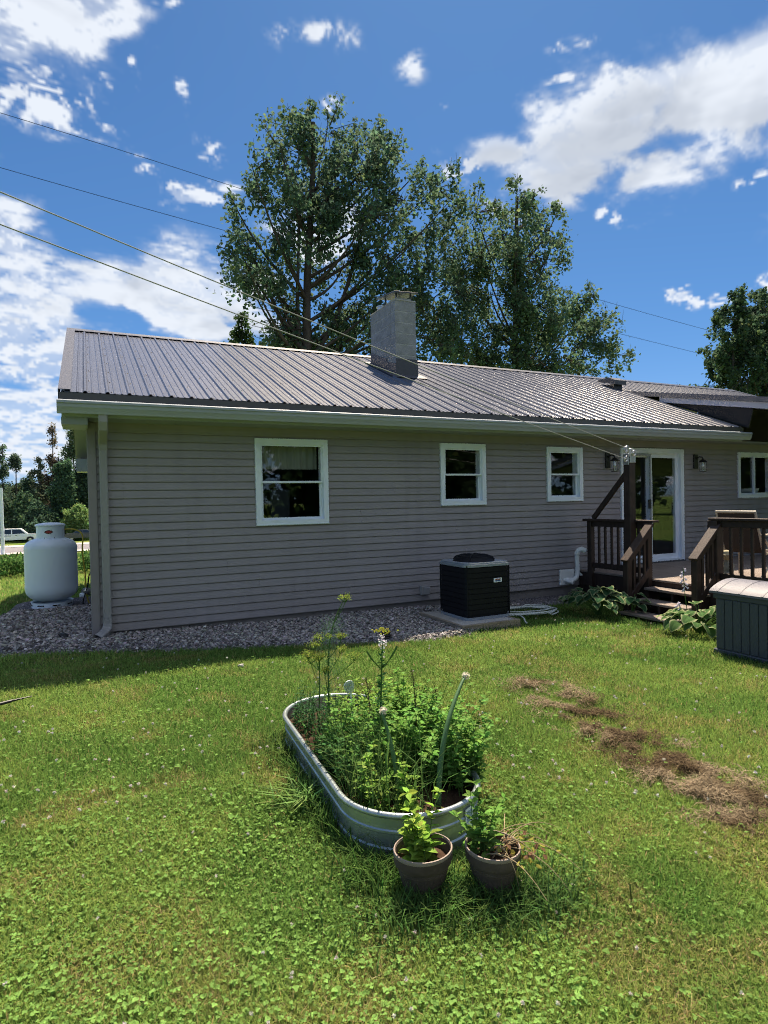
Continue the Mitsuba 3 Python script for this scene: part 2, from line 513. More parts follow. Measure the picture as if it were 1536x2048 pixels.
def grid(xs, ys, zf):
    X, Y = np.meshgrid(xs, ys)
    v = np.stack([X, Y, zf(X, Y)], -1).reshape(-1, 3)
    n, m = len(xs), len(ys)
    i, j = np.meshgrid(np.arange(m - 1), np.arange(n - 1), indexing='ij')
    a = (i * n + j).ravel()
    return v, np.vstack([np.stack([a, a + 1, a + n + 1], 1), np.stack([a, a + n + 1, a + n], 1)])


ax = np.unique(np.r_[-700, -400, -200, -100, -60, -40, -25, np.arange(-15, -4, 1.), np.arange(-4, 12, .2), np.arange(12, 26, 1.), 30, 40, 60, 100, 200, 400, 700])
ay = np.unique(np.r_[-700, -300, -100, -50, -30, -20, -15, np.arange(-12, 4, .2), np.arange(4, 20, 1.), np.arange(20, 80, 3.), 90, 120, 200, 400, 800])
structure('lawn', grid(ax, ay, lambda x, y: gz(x, y) - .03), 'm_ground', 'mown lawn with clover around the house, sloping down to the road behind', smooth=True)
structure('road', grid(np.linspace(-200, 200, 41), [64.5, 68, 72, 75], lambda x, y: x * 0 - 2.975), 'm_asphalt', 'grey asphalt road running behind the house')
structure('road_shoulder', grid(np.linspace(-200, 200, 41), [62.2, 64.5], lambda x, y: x * 0 - 2.97), 'm_shoulder', 'pale gravel shoulder on the near side of the road')
structure('road_shoulder', grid(np.linspace(-200, 200, 41), [75., 78.5], lambda x, y: x * 0 - 2.95), 'm_shoulder', 'pale gravel shoulder on the far side of the road')

# gravel bed along the wall
GRAVEL = sg.Polygon([(-1.25, 3.6), (-1.35, 1.6), (-1.12, .2), (-.94, -.16), (-.3, -.42), (.56, -.75), (1.3, -1.0), (2.13, -1.31), (3.46, -1.93), (4.0, -1.86), (4.3, -1.78),
                     (5.0, -1.72), (5.12, -1.2), (5.6, -.55), (6.3, -.5), (7.4, -.42), (7.4, .05), (.02, .05), (.02, 3.6)])


def in_gravel(x, y, grow=0.0):
    return shapely.contains_xy(GRAVEL.buffer(grow), x, y)


GEDGE = sg.LineString([(-1.25, 3.6), (-1.35, 1.6), (-1.12, .2), (-.94, -.16), (-.3, -.42), (.56, -.75), (1.3, -1.0), (2.13, -1.31), (3.46, -1.93), (4.0, -1.86), (4.3, -1.78), (5.0, -1.72), (5.12, -1.2), (5.6, -.55), (6.3, -.5), (7.4, -.42)])


def gravel_top(x, y):
    x, y = np.asarray(x, float), np.asarray(y, float)
    dist = shapely.distance(GEDGE, shapely.points(x, y))
    return gz(x, y) - .055 + .08 * smooth(.0, .13, dist) + .05 * smooth(3.5, -.2, x) * smooth(-1.0, -.1, y) * smooth(0, .3, dist)


gv, gf = trimesh.creation.triangulate_polygon(GRAVEL, engine='earcut', force_vertices=False)[:2]
gm = trimesh.Trimesh(np.c_[gv, gv[:, 0] * 0], gf, process=False).subdivide_to_size(.07)
gm.vertices[:, 2] = gravel_top(gm.vertices[:, 0], gm.vertices[:, 1])
structure('gravel_bed', gm, 'm_gravelbase', 'bed of grey gravel along the house wall', smooth=True)
ico = trimesh.creation.icosahedron()


def stones(n, poly, r0, r1, zf, col):
    x0, y0, x1, y1 = poly.bounds
    p = np.c_[U(x0, x1, n * 3), U(y0, y1, n * 3)]
    p = p[shapely.contains_xy(poly, p[:, 0], p[:, 1])][:n]
    n = len(p)
    r = r0 + (r1 - r0) * U(0, 1, n) ** 2.2
    base = ico.vertices[None] * (1 + U(-.28, .28, (n, 12, 1))) * r[:, None, None] * np.stack([U(.8, 1.35, n), U(.7, 1.1, n), U(.45, .8, n)], 1)[:, None]
    a = U(0, 6.28, n); ca, sa = np.cos(a)[:, None], np.sin(a)[:, None]
    tilt = U(-.6, .6, n)[:, None]
    x, y, z = base[..., 0], base[..., 1], base[..., 2] + base[..., 0] * tilt
    v = np.stack([x * ca - y * sa + p[:, :1], x * sa + y * ca + p[:, 1:], z + (zf(p[:, 0], p[:, 1]) + r * U(.0, .45, n))[:, None]], -1)
    F = (ico.faces[None] + (np.arange(n) * 12)[:, None, None]).reshape(-1, 3)
    g = U(.07, .42, (n, 1)) ** 1.15 * np.where(U(0, 1, (n, 1)) < .06, 1.6, 1)
    c = g * np.array(col) * (1 + RNG.normal(size=(n, 3)) * .05)
    return v.reshape(-1, 3), F, np.repeat(np.clip(c, .02, .8), 12, 0)


g = MB()
near = GRAVEL.intersection(sg.box(-2, -3, 6, .05))
side = GRAVEL.intersection(sg.box(-2, .05, 0.02, 2.6))
g.add(*stones(20000, near, .008, .022, gravel_top, (1.32, 1.22, 1.15)))
g.add(*stones(5200, side, .009, .026, gravel_top, (1.32, 1.21, 1.13)))
k = put(None, 'gravel', g, 'm_vcol')
labels[k] = {'label': 'loose grey and mauve gravel stones heaped along the foot of the house wall', 'category': 'gravel', 'kind': 'stuff'}

# ------------------------------------------------------------------ house
HOUSE = thing('house', 'single-storey house with taupe vinyl siding, ribbed metal roof and block chimney', 'house')
S, EZ, SL, EY, RY = .0998, 2.789, .4157, -.4457, 3.8808
RZ = EZ + SL * (RY - EY)
LX = 17.0
CUTX = 11.29


def rz(y, off=0.0):
    return EZ + SL * (np.asarray(y, float) - EY) + off


def prism_x(prof, x0, x1):
    m = trimesh.creation.extrude_polygon(sg.Polygon(prof), x1 - x0, engine='earcut')
    v = np.array(m.vertices)
    return np.c_[v[:, 2] + x0, v[:, 0], v[:, 1]], np.array(m.faces)


def prism_y(poly, y0, y1):
    """A polygon in (x, z) given depth along y."""
    m = trimesh.creation.extrude_polygon(poly, y1 - y0, engine='earcut')
    v = np.array(m.vertices)
    return np.c_[v[:, 0], v[:, 2] + y0, v[:, 1]], np.array(m.faces)[:, ::-1]


def prism_z(poly, z0, z1):
    m = trimesh.creation.extrude_polygon(poly, z1 - z0, engine='earcut')
    v = np.array(m.vertices)
    return np.c_[v[:, 0], v[:, 1], v[:, 2] + z0], np.array(m.faces)


def ring(x0, x1, z0, z1, w, y0, y1):
    o = sg.box(x0, z0, x1, z1)
    return prism_y(o.difference(sg.box(x0 + w, z0 + w, x1 - w, z1 - w)), y0, y1)


WIN = [(1.972, 2.990, 1.217, 2.378), (4.810, 5.636, 1.425, 2.379), (6.868, 7.645, 1.450, 2.366)]
WIN4 = (11.757, 12.93, 1.440, 2.358)
DOOR = (8.540, 10.156, .292, 2.385)
OPEN = [sg.box(a + .02, c + .02, b - .02, d - .02) for a, b, c, d in WIN + [WIN4, DOOR]]
core = sg.box(0.03, 0.0, LX, 2.53)
for o in OPEN: core = core.difference(o)
WALL = f'{HOUSE}__wall'
put(HOUSE, 'wall', prism_y(core, 0.006, .13), 'm_siding', label='taupe horizontal vinyl siding')
rects = [o.bounds for o in OPEN]
for row in range(13):
    off = U(0, 3.66)
    joints = [j for j in np.arange(off - 3.66, LX, 3.66) if .3 < j < LX - .3]
    for kk in (2 * row, 2 * row + 1):
        if kk > 24: continue
        z0, z1 = kk * S, (kk + 1) * S
        if kk == 24: z1 = 2.525
        xs = sorted(set([.03, LX] + joints + [x for r in rects if r[1] < z1 and r[3] > z0 for x in (r[0], r[2])]))
        for a, b in zip(xs[:-1], xs[1:]):
            if a > 13.2: continue
            xm = (a + b) / 2
            spans = [(z0, z1)]
            for r in rects:
                if r[0] < xm < r[2]:
                    ns = []
                    for s0, s1 in spans:
                        if r[1] >= s1 or r[3] <= s0: ns.append((s0, s1)); continue
                        if r[1] > s0: ns.append((s0, r[1]))
                        if r[3] < s1: ns.append((r[3], s1))
                    spans = ns
            for s0, s1 in spans:
                s0 = s0 + .0085 if s0 == z0 else s0
                if s1 - s0 < .008: continue
                yf = lambda z: -.0215 + .0165 * (z - z0) / (z1 - z0)
                lap = .0011 * (hash((row, int(a * 10))) % 3)
                prof = [(yf(s0) - lap, s0), (.003, s0 + .002), (.003, s1), (yf(s1) - lap, s1)]
                if s0 == z0 + .0085: prof = [(yf(s0) + .003 - lap, s0), (.003, s0 + .002), (.003, s1), (yf(s1) - lap, s1), (yf(s0) - lap, s0 + .006)]
                put(WALL, 'siding_plank', prism_x(prof[::-1] if sg.polygon.LinearRing(prof).is_ccw is False else prof, a + (.0 if a in (.03,) else .0010), b - .0010), 'm_siding')
put(HOUSE, 'corner_post', rbox(-.022, .078, -.032, .09, -.01, 2.515, .008), mat('m_corner', pri((.212, .194, .202), .5, spec=.35)), label='taupe corner trim at the left end of the wall')
gable = sg.Polygon([(0.14, 0.0), (7.65, 0.0), (7.65, 2.7), (RY, RZ - .16), (.14, 2.7)])
for x0 in (0.0, LX - .12):
    m = trimesh.creation.extrude_polygon(gable, .12, engine='earcut'); v = np.array(m.vertices)
    put(HOUSE, 'gable_wall', (np.c_[v[:, 2] + x0, v[:, 0], v[:, 1]], np.array(m.faces)), 'm_siding')
put(HOUSE, 'rear_wall', box(.12, LX - .12, 7.66, 7.78, 0, 2.53), 'm_siding')
put(HOUSE, 'foundation', box(.05, LX - .05, .035, 7.7, -1.1, -.002), 'm_foundation', label='grey parged foundation showing below the siding')
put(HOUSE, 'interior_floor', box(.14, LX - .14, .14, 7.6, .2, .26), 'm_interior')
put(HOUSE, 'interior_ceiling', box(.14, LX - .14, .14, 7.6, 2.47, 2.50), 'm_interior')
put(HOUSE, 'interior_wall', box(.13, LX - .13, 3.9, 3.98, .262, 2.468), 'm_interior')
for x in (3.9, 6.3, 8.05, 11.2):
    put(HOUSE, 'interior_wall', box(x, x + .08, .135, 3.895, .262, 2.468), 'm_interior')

# windows
def sash(parent, x0, x1, z0, z1, w, y, name='sash'):
    k = put(parent, name, ring(x0, x1, z0, z1, w, y - .014, y + .016), 'm_skywhite')
    return k


def pane(parent, x0, x1, z0, z1, y):
    put(parent, 'pane', (np.array([[x0, y, z0], [x1, y, z0], [x1, y, z1], [x0, y, z1]]), np.array([[0, 1, 2], [0, 2, 3]])), 'm_glass')


def double_hung(x0, x1, z0, z1, label):
    k = f'{HOUSE}__window'
    k = fast_number(k)
    labels[k] = {'label': label}
    t = .072
    put(k, 'frame', ring(x0, x1, z0, z1, t, -.042, .012), 'm_skywhite')
    put(k, 'sill', rbox(x0 + .004, x1 - .004, -.050, -.043, z0 + .003, z0 + .022, .003), 'm_skywhite')
    put(k, 'jamb', ring(x0 + .02, x1 - .02, z0 + .02, z1 - .02, .06, .0125, .13), 'm_skywhite')
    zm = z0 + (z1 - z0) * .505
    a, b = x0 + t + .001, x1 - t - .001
    put(k, 'sash', ring(a, b, zm - .018, z1 - t - .001, .024, -.020, .008), 'm_skywhite')
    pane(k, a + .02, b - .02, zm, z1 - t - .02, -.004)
    put(k, 'sash', ring(a + .008, b - .008, z0 + t + .001, zm + .010, .030, .020, .045), 'm_skywhite')
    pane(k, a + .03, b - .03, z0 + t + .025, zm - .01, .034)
    return k


double_hung(*WIN[0], 'largest white double-hung window, nearest the left corner of the wall')
double_hung(*WIN[1], 'white double-hung window above the air conditioner')
double_hung(*WIN[2], 'smallest white double-hung window, beside the left wall lantern')
k = fast_number(f'{HOUSE}__window'); labels[k] = {'label': 'white sliding window above the patio chairs'}
x0, x1, z0, z1 = WIN4
put(k, 'frame', ring(x0, x1, z0, z1, .068, -.038, .012), 'm_skywhite')
put(k, 'jamb', ring(x0 + .02, x1 - .02, z0 + .02, z1 - .02, .055, .0125, .13), 'm_skywhite')
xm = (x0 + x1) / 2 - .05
put(k, 'sash', ring(x0 + .069, xm + .015, z0 + .069, z1 - .069, .026, .014, .040), 'm_skywhite')
put(k, 'sash', ring(xm - .015, x1 - .069, z0 + .069, z1 - .069, .030, -.018, .008), 'm_skywhite')
pane(k, x0 + .09, xm, z0 + .09, z1 - .09, .027)
pane(k, xm, x1 - .09, z0 + .09, z1 - .09, -.005)
# what shows dimly behind the glass
put(HOUSE, 'curtain', (lambda v: v)(grid(np.linspace(2.07, 2.9, 60), np.linspace(1.96, 2.33, 6), lambda x, z: .17 + .018 * np.sin(x * 62) + .008 * np.sin(x * 23))), 'm_curtain') if False else None
v, f = grid(np.linspace(2.06, 2.90, 70), np.linspace(1.98, 2.33, 5), lambda x, z: .19 + .016 * np.sin(x * 66) + .01 * np.sin(x * 21))
put(HOUSE, 'valance', (v[:, [0, 2, 1]], f), 'm_curtain', label='pale gathered valance inside the largest window')
put(HOUSE, 'cupboard', rbox(2.36, 2.66, .7, .95, .3, 1.72, .02), 'm_interior')
put(HOUSE, 'basin', lathe([(.02, 1.50), (.14, 1.51), (.22, 1.56), (.25, 1.63), (.235, 1.63), (.20, 1.57), (.0, 1.53)], (12.55, .35, 0), 24), 'm_skywhite', smooth=40)

# patio door
k = fast_number(f'{HOUSE}__patio_door'); labels[k] = {'label': 'white sliding glass patio door opening onto the deck'}
x0, x1, z0, z1 = DOOR
put(k, 'frame', prism_y(sg.box(x0, z0, x1, z1).difference(sg.box(x0 + .085, z0 + .05, x1 - .085, z1 - .085)), -.045, .014), 'm_skywhite')
put(k, 'jamb', ring(x0 + .03, x1 - .03, z0 + .02, z1 - .03, .075, .0145, .13), 'm_skywhite')
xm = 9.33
put(k, 'sliding_panel', ring(xm - .03, x1 - .087, z0 + .055, z1 - .088, .078, .018, .052), 'm_skywhite')
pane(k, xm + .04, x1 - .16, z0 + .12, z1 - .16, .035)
put(k, 'fixed_panel', ring(x0 + .088, xm + .03, z0 + .055, z1 - .088, .070, .060, .095), 'm_skywhite')
pane(k, x0 + .15, xm - .03, z0 + .12, z1 - .15, .078)
put(k, 'screen_frame', ring(x0 + .10, xm - .02, z0 + .06, z1 - .10, .035, -.028, -.008), 'm_gutter')
put(k, 'handle', rbox(9.20, 9.27, -.06, -.029, 1.28, 1.45, .01), 'm_black')
put(k, 'handle', rbox(9.985 - .035, 9.985 + .005, -.012, .017, 1.16, 1.38, .01), 'm_skywhite')
put(k, 'sill', rbox(x0 + .04, x1 - .04, -.10, -.046, z0 - .028, z0 + .012, .004), 'm_darktrim')

# roof: corrugated metal panels
RX0 = -.0206


def profile(x0, n):
    xs, hs = [], []
    for i in range(n):
        b = x0 + .2286 * i
        pts = [(0, .020), (.010, .020), (.026, 0), (.061, 0), (.068, .006), (.079, .006), (.086, 0), (.139, 0), (.146, .006), (.157, .006), (.164, 0), (.2026, 0), (.2186, .020)]
        for d, h in pts:
            xs.append(b + d); hs.append(h)
    xs.append(x0 + .2286 * n); hs.append(.020)
    return np.array(xs), np.array(hs)


ROOF = f'{HOUSE}__roof'
CS = 1 / math.hypot(1, SL)


def panel(x0, n, ya, yb, name='metal_panel', clip=None):
    xs, hs = profile(x0, n)
    if clip:
        keep = (xs >= clip[0]) & (xs <= clip[1]); xs, hs = xs[keep], hs[keep]
    ys = np.linspace(ya, yb, 2)
    top = np.vstack([np.c_[xs, np.full(len(xs), y) - hs * SL * CS, rz(y) + hs * CS] for y in ys])
    m = len(xs); j = np.arange(m - 1)
    f = np.vstack([np.stack([j, j + 1, m + j + 1], 1), np.stack([j, m + j + 1, m + j], 1)])
    bot = top - np.array([0, 0, .006])
    lip = np.vstack([np.stack([j, 2 * m + j, 2 * m + j + 1], 1), np.stack([j, 2 * m + j + 1, j + 1], 1)])
    put(ROOF, name, (np.vstack([top, bot[:m]]), np.vstack([f, lip])), 'm_roof', smooth=20)


put(HOUSE, 'roof', MB().add(*prism_x([(EY + .03, rz(EY + .03, -.035)), (EY + .03, rz(EY + .03, -.055)), (RY, RZ - .055), (RY, RZ - .035)], -.24, CUTX - .04))
    .add(*prism_x([(2.4, rz(2.4, -.035)), (2.4, rz(2.4, -.055)), (RY, RZ - .055), (RY, RZ - .035)], CUTX - .04, 17.2)), 'm_darktrim', label='ribbed grey-brown metal roof')
i = -1
while RX0 + .2286 * i < 17.1:
    x = RX0 + .2286 * i
    if x < CUTX:
        panel(x, 4, EY, RY - .015, clip=(-.27, CUTX + .01))
    if x + .9144 > CUTX:
        panel(x, 4, 2.36, RY - .015, clip=(CUTX + .01, 17.27))
    i += 4
v, f = grid(np.array([-.27, 17.27]), np.array([RY, 2 * RY - EY]), lambda x, y: RZ - SL * (y - RY))
put(ROOF, 'rear_panel', (v, f), 'm_roof')
# ridge cap, rake trims, screws
w = .17
cap = [(RY - w, RZ - w * SL + .027), (RY - w + .004, RZ - w * SL + .021), (RY, RZ + .022), (RY + w - .004, RZ - w * SL + .021), (RY + w, RZ - w * SL + .027), (RY, RZ + .034)]
put(ROOF, 'ridge_cap', prism_x(cap[::-1] if not sg.polygon.LinearRing(cap).is_ccw else cap, -.29, 17.28), 'm_trim')


def sloped_bar(x0, x1, ya, yb, o0, o1):
    pr = [(ya, float(rz(ya, o0))), (yb, float(rz(yb, o0))), (yb, float(rz(yb, o1))), (ya, float(rz(ya, o1)))]
    return prism_x(pr, x0, x1)


put(ROOF, 'rake_trim', MB().add(*sloped_bar(-.285, -.165, EY - .006, RY, .023, .030)).add(*sloped_bar(-.290, -.2835, EY - .006, RY, -.13, .029)), 'm_trim')
b0 = 2 * RY - EY
prr = [(RY, RZ - .13), (b0, RZ - SL * (b0 - RY) - .13), (b0, RZ - SL * (b0 - RY) + .03), (RY, RZ + .03)]
put(ROOF, 'rake_trim', prism_x(prr, -.290, -.2835), 'm_trim')
put(ROOF, 'rake_trim', MB().add(*sloped_bar(17.16, 17.28, 2.36, RY, .023, .030)).add(*sloped_bar(17.278, 17.285, 2.36, RY, -.13, .029)), 'm_trim')
sc = MB()
hexv, hexf = lathe([(.0085, 0), (.0085, .003), (.0055, .004), (.0055, .009), (0.0005, .0095)], n=6)
for i in range(-1, 50):
    for row, ys in enumerate(np.r_[EY + .05, np.arange(EY + .55, RY - .1, .56), RY - .10]):
        for dx in ((.044,) if row % 1 == 0 else (.044,)):
            x = RX0 + .2286 * i + dx + U(-.004, .004); y = ys + U(-.012, .012)
            if x > CUTX or x < -.12 or (5.0 < x < 5.65 and 1.9 < y < 3.2): continue
            v = hexv.copy(); v[:, 2] += v[:, 1] * SL
            sc.add(v + V3(x, y, rz(y)), hexf)
put(ROOF, 'screw', sc, 'm_darktrim', kind='stuff')

# eaves
put(HOUSE, 'fascia', box(-.262, CUTX, EY + .012, EY + .035, 2.515, 2.70), 'm_gutter')
put(HOUSE, 'drip_edge', prism_x([(EY - .012, 2.705), (EY - .008, 2.705), (EY + .006, 2.705), (EY + .006, 2.782), (EY - .012, 2.778)][::-1] if False else [(EY - .012, 2.700), (EY + .010, 2.700), (EY + .010, 2.783), (EY - .012, 2.779)], -.282, CUTX), 'm_darktrim')
gp = [(-.437, 2.690), (-.440, 2.545), (-.545, 2.540), (-.552, 2.566), (-.566, 2.592), (-.575, 2.606), (-.577, 2.640), (-.592, 2.647), (-.590, 2.672), (-.560, 2.686), (-.553, 2.676), (-.572, 2.662), (-.570, 2.645),
      (-.566, 2.610), (-.545, 2.575), (-.538, 2.548), (-.446, 2.552), (-.443, 2.690)]
gp = [(y - .004, z) for y, z in gp]
put(HOUSE, 'gutter', prism_x(gp if sg.polygon.LinearRing(gp).is_ccw else gp[::-1], -.30, 11.36), 'm_gutter', smooth=25, label='pale grey gutter along the eave')
for x in (-.302, 11.36):
    cp = sg.Polygon([(-.444, 2.690), (-.444, 2.545), (-.549, 2.540), (-.572, 2.590), (-.581, 2.64), (-.596, 2.65), (-.594, 2.675), (-.564, 2.690)])
    put(HOUSE, 'gutter_end', prism_x(list(cp.exterior.coords)[:-1], x, x + .003), 'm_gutter')
# soffit boards, each a strip across the overhang
for x in np.arange(-.26, 17.0, .305):
    put(f'{HOUSE}__soffit', 'soffit_panel', MB().add(*box(x + .002, min(x + .303, 17.0), EY + .04, -.001, 2.517, 2.523)), 'm_cream')
put(HOUSE, 'soffit', box(-.262, 17.0, EY + .036, .0, 2.524, 2.532), 'm_cream', label='cream vented soffit under the eave')
# rake soffit and boxed ends at the left gable
put(HOUSE, 'rake_soffit', MB().add(*sloped_bar(-.280, -.001, EY + .04, RY, -.165, -.15)).add(*prism_x([(RY, RZ - .165), (b0 - .04, RZ - SL * (b0 - .04 - RY) - .165), (b0 - .04, RZ - SL * (b0 - .04 - RY) - .15), (RY, RZ - .15)], -.280, -.001)), 'm_cream')
put(HOUSE, 'eave_return', MB().add(*rbox(-.268, -.002, EY + .02, .10, 2.43, 2.515, .004)), 'm_cream')
put(HOUSE, 'eave_return', MB().add(*rbox(-.268, -.002, 7.6, 8.18, 2.33, 2.62, .004)), 'm_gutter')


# downspout
def rect_sweep(pts, wx, wd):
    """A rectangular pipe: wx wide along its side axis, wd deep."""
    p = np.asarray(pts, float); t = unit(np.gradient(p, axis=0))
    sd = unit(np.cross(t, np.cross(V3(1, 0, 0), t)) * 0 + V3(1, 0, 0) - (t @ V3(1, 0, 0))[:, None] * t)
    nr = np.cross(t, sd)
    cor = [(-1, -.8), (-.8, -1), (.8, -1), (1, -.8), (1, .8), (.8, 1), (-.8, 1), (-1, .8)]
    v = np.stack([p + sd * a * wx / 2 + nr * b * wd / 2 for a, b in cor], 1).reshape(-1, 3)
    n = 8; i, j = np.meshgrid(np.arange(len(p) - 1), np.arange(n), indexing='ij'); i, j = i.ravel(), j.ravel(); k = (j + 1) % n
    f = np.vstack([np.stack([i * n + j, i * n + k, (i + 1) * n + k], 1), np.stack([i * n + j, (i + 1) * n + k, (i + 1) * n + j], 1)])
    return v, f


DS = f'{HOUSE}__downspout'
labels[DS] = {'label': 'beige rectangular downspout at the left corner'}
put(DS, 'pipe', rect_sweep([(.150, -.062, 2.22), (.150, -.060, 1.2), (.150, -.060, .12)], .088, .062), 'm_downspout')
put(DS, 'elbow', rect_sweep([(.150, -.50, 2.55), (.150, -.498, 2.47), (.150, -.46, 2.40), (.150, -.12, 2.30), (.150, -.075, 2.26), (.150, -.0635, 2.19)], .094, .068), 'm_downspout')
el = curve([(.150, -.0605, .20), (.150, -.062, .12), (.138, -.085, .055), (.10, -.135, .015), (.045, -.195, -.015)], 16)
put(DS, 'elbow', rect_sweep(el, .094, .068), 'm_downspout', label='crimped kick-out elbow at the foot of the downspout')
for i in range(2, 12):
    put(DS, 'crimp', rect_sweep(el[i:i + 2] * .5 + el[i + 1:i + 3] * .5 if False else el[i:i + 2], .0985, .0725) if i % 2 == 0 else rect_sweep([el[i] * .6 + el[i + 1] * .4, el[i] * .4 + el[i + 1] * .6], .097, .071), 'm_downspout')

# chimney
CH = f'{HOUSE}__chimney'
labels[CH] = {'label': 'grey concrete-block chimney standing on the roof slope'}
cx0, cx1, cy0, cy1, ct = 5.12, 5.555, 2.0, 3.09, 5.20
put(CH, 'core', box(cx0 + .007, cx1 - .007, cy0 + .009, cy1 - .007, 3.5, ct - .012), mat('m_mortar', {'type': 'diffuse', 'reflectance': rgb(.47, .47, .46)}))
nc = 8
for c in range(nc):
    za, zb = ct - (c + 1) * .2, ct - c * .2
    pc = [(cx0, cx1, cy0, cy0 + .195)]
    cut = [cy0 + .195, cy0 + .595, cy0 + .895, cy1] if c % 2 else [cy0 + .195, cy0 + .40, cy0 + .80, cy1]
    for a, b in zip(cut[:-1], cut[1:]):
        pc += [(cx0, cx0 + .19, a, b), (cx1 - .19, cx1, a, b)]
    for a, b, d, e in pc:
        j = U(-.0025, .0025)
        put(CH, 'block', rbox(a + .001 + j, b - .001 + j, d + .004, e - .004, za + .005, zb - .005, .004), 'm_block')
put(CH, 'crown', rbox(cx0 - .004, cx1 + .004, cy0 - .004, cy1 + .004, ct - .004, ct + .025, .01), 'm_concrete')
put(CH, 'flue', lathe([(.12, ct), (.12, ct + .12), (.135, ct + .12), (.135, ct + .14), (.10, ct + .14), (.10, ct)], (5.30, 2.86, 0), 24), 'm_steel', smooth=40)
put(CH, 'flue_band', lathe([(.131, ct + .04), (.131, ct + .07)], (5.30, 2.86, 0), 24), 'm_black')
put(CH, 'flue', rbox(5.19, 5.50, 2.08, 2.5, ct + .02, ct + .085, .008), 'm_concrete')
m = rbox(5.10, 5.60, 1.98, 2.75, ct + .19, ct + .215, .004)
v = m[0].copy(); v[:, 2] += (v[:, 1] - 2.34) * .12 + (v[:, 0] - 5.35) * .05
put(CH, 'rain_cap', (v, m[1]), 'm_trim', label='tilted metal rain cap on the chimney')
for x, y in ((5.2, 2.1), (5.5, 2.1), (5.2, 2.55), (5.5, 2.55)):
    put(CH, 'cap_leg', box(x - .012, x + .012, y - .012, y + .012, ct + .02, ct + .20), 'm_trim')
fl = 'm_flash'
mat(fl, pri((.06, .06, .075), .5, .0, spec=.4))
put(CH, 'flashing', MB().add(*prism_y(sg.Polygon([(cx0 - .008, 3.79), (cx1 + .012, 3.79), (cx1 + .008, 4.13), (cx0 - .006, 4.13)]), cy0 - .022, cy0 - .006))
    .add(*prism_x([(cy0 - .022, 3.815), (cy0 - .16, 3.755), (cy0 - .16, 3.762), (cy0 - .022, 3.835)][::-1], cx0 - .12, cx1 + .14)), fl)
for a, b, zt in ((cy0 - .022, cy0 + .36, 4.14), (cy0 + .36, cy1 - .02, 4.46)):
    for xa, xb in ((cx0 - .016, cx0 - .004), (cx1 + .004, cx1 + .016)):
        pr_ = [(a, rz(a, .0)), (b, rz(b, .0)), (b, max(zt, rz(b, .05))), (b - .03, max(zt, rz(b, .05))), (a, rz(a, .24))]
        put(CH, 'flashing', prism_x(pr_, xa, xb), fl)
for xa, xb in ((cx0 - .15, cx0 - .016), (cx1 + .016, cx1 + .15)):
    put(CH, 'flashing', sloped_bar(xa, xb, cy0 - .1, cy1, .023, .028), fl)

# low hooded vent near the ridge
RV = f'{HOUSE}__roof_vent'
labels[RV] = {'label': 'low dark hooded vent near the ridge'}
zv = float(rz(2.7))
put(RV, 'hood', MB().add(*prism_x([(2.42, zv + .02), (2.95, zv + .16), (2.95, zv + .20), (2.62, zv + .215), (2.42, zv + .12)], 11.0, 11.36)), 'm_darktrim')
put(RV, 'base', box(11.05, 11.31, 2.5, 2.95, zv - .12, zv + .05), 'm_black')

# porch roof over the right part of the deck
PR = f'{HOUSE}__porch_roof'
labels[PR] = {'label': 'dark low-slope porch roof rising from the main roof at the right'}


def pz(y): return 3.971 + .2033 * (y - 2.41)


def pbar(x0, x1, ya, yb, o0, o1):
    return prism_x([(ya, pz(ya) + o0), (yb, pz(yb) + o0), (yb, pz(yb) + o1), (ya, pz(ya) + o1)], x0, x1)


put(PR, 'deck_panel', pbar(11.275, 17.3, -5.6, 2.40, -.07, -.005), 'm_trim')
put(PR, 'fascia', pbar(11.255, 11.274, -5.6, 2.40, -.095, 0.004), mat('m_porchfascia', pri((.085, .085, .11), .4, spec=.5)))
put(PR, 'frieze_board', pbar(11.300, 11.330, -5.5, 1.45, -.215, -.098), mat('m_frieze', pri((.42, .42, .52), .45, spec=.5)))
tri = [(-.52, float(rz(-.44, .01)) - .03), (1.42, float(rz(1.42, .01))), (1.42, pz(1.42) - .216), (-.62, pz(-.62) - .216)]
put(PR, 'side_panel', prism_x(tri, 11.345, 11.375), mat('m_sidepanel', pri((.018, .019, .024), .6, spec=.2)), label='dark glossy panel between the two roofs')
put(PR, 'ceiling', pbar(11.39, 17.2, -5.5, 1.2, -.23, -.216), 'm_darktrim')
put(PR, 'front_fascia', box(11.255, 17.3, -5.62, -5.602, pz(-5.6) - .2, pz(-5.6) + .004), 'm_porchfascia')
for x in (12.3, 14.7, 17.0):
    put(PR, 'post', rbox(x - .07, x + .07, -4.77, -4.63, .281, pz(-4.77) - .235, .008), 'm_wood')

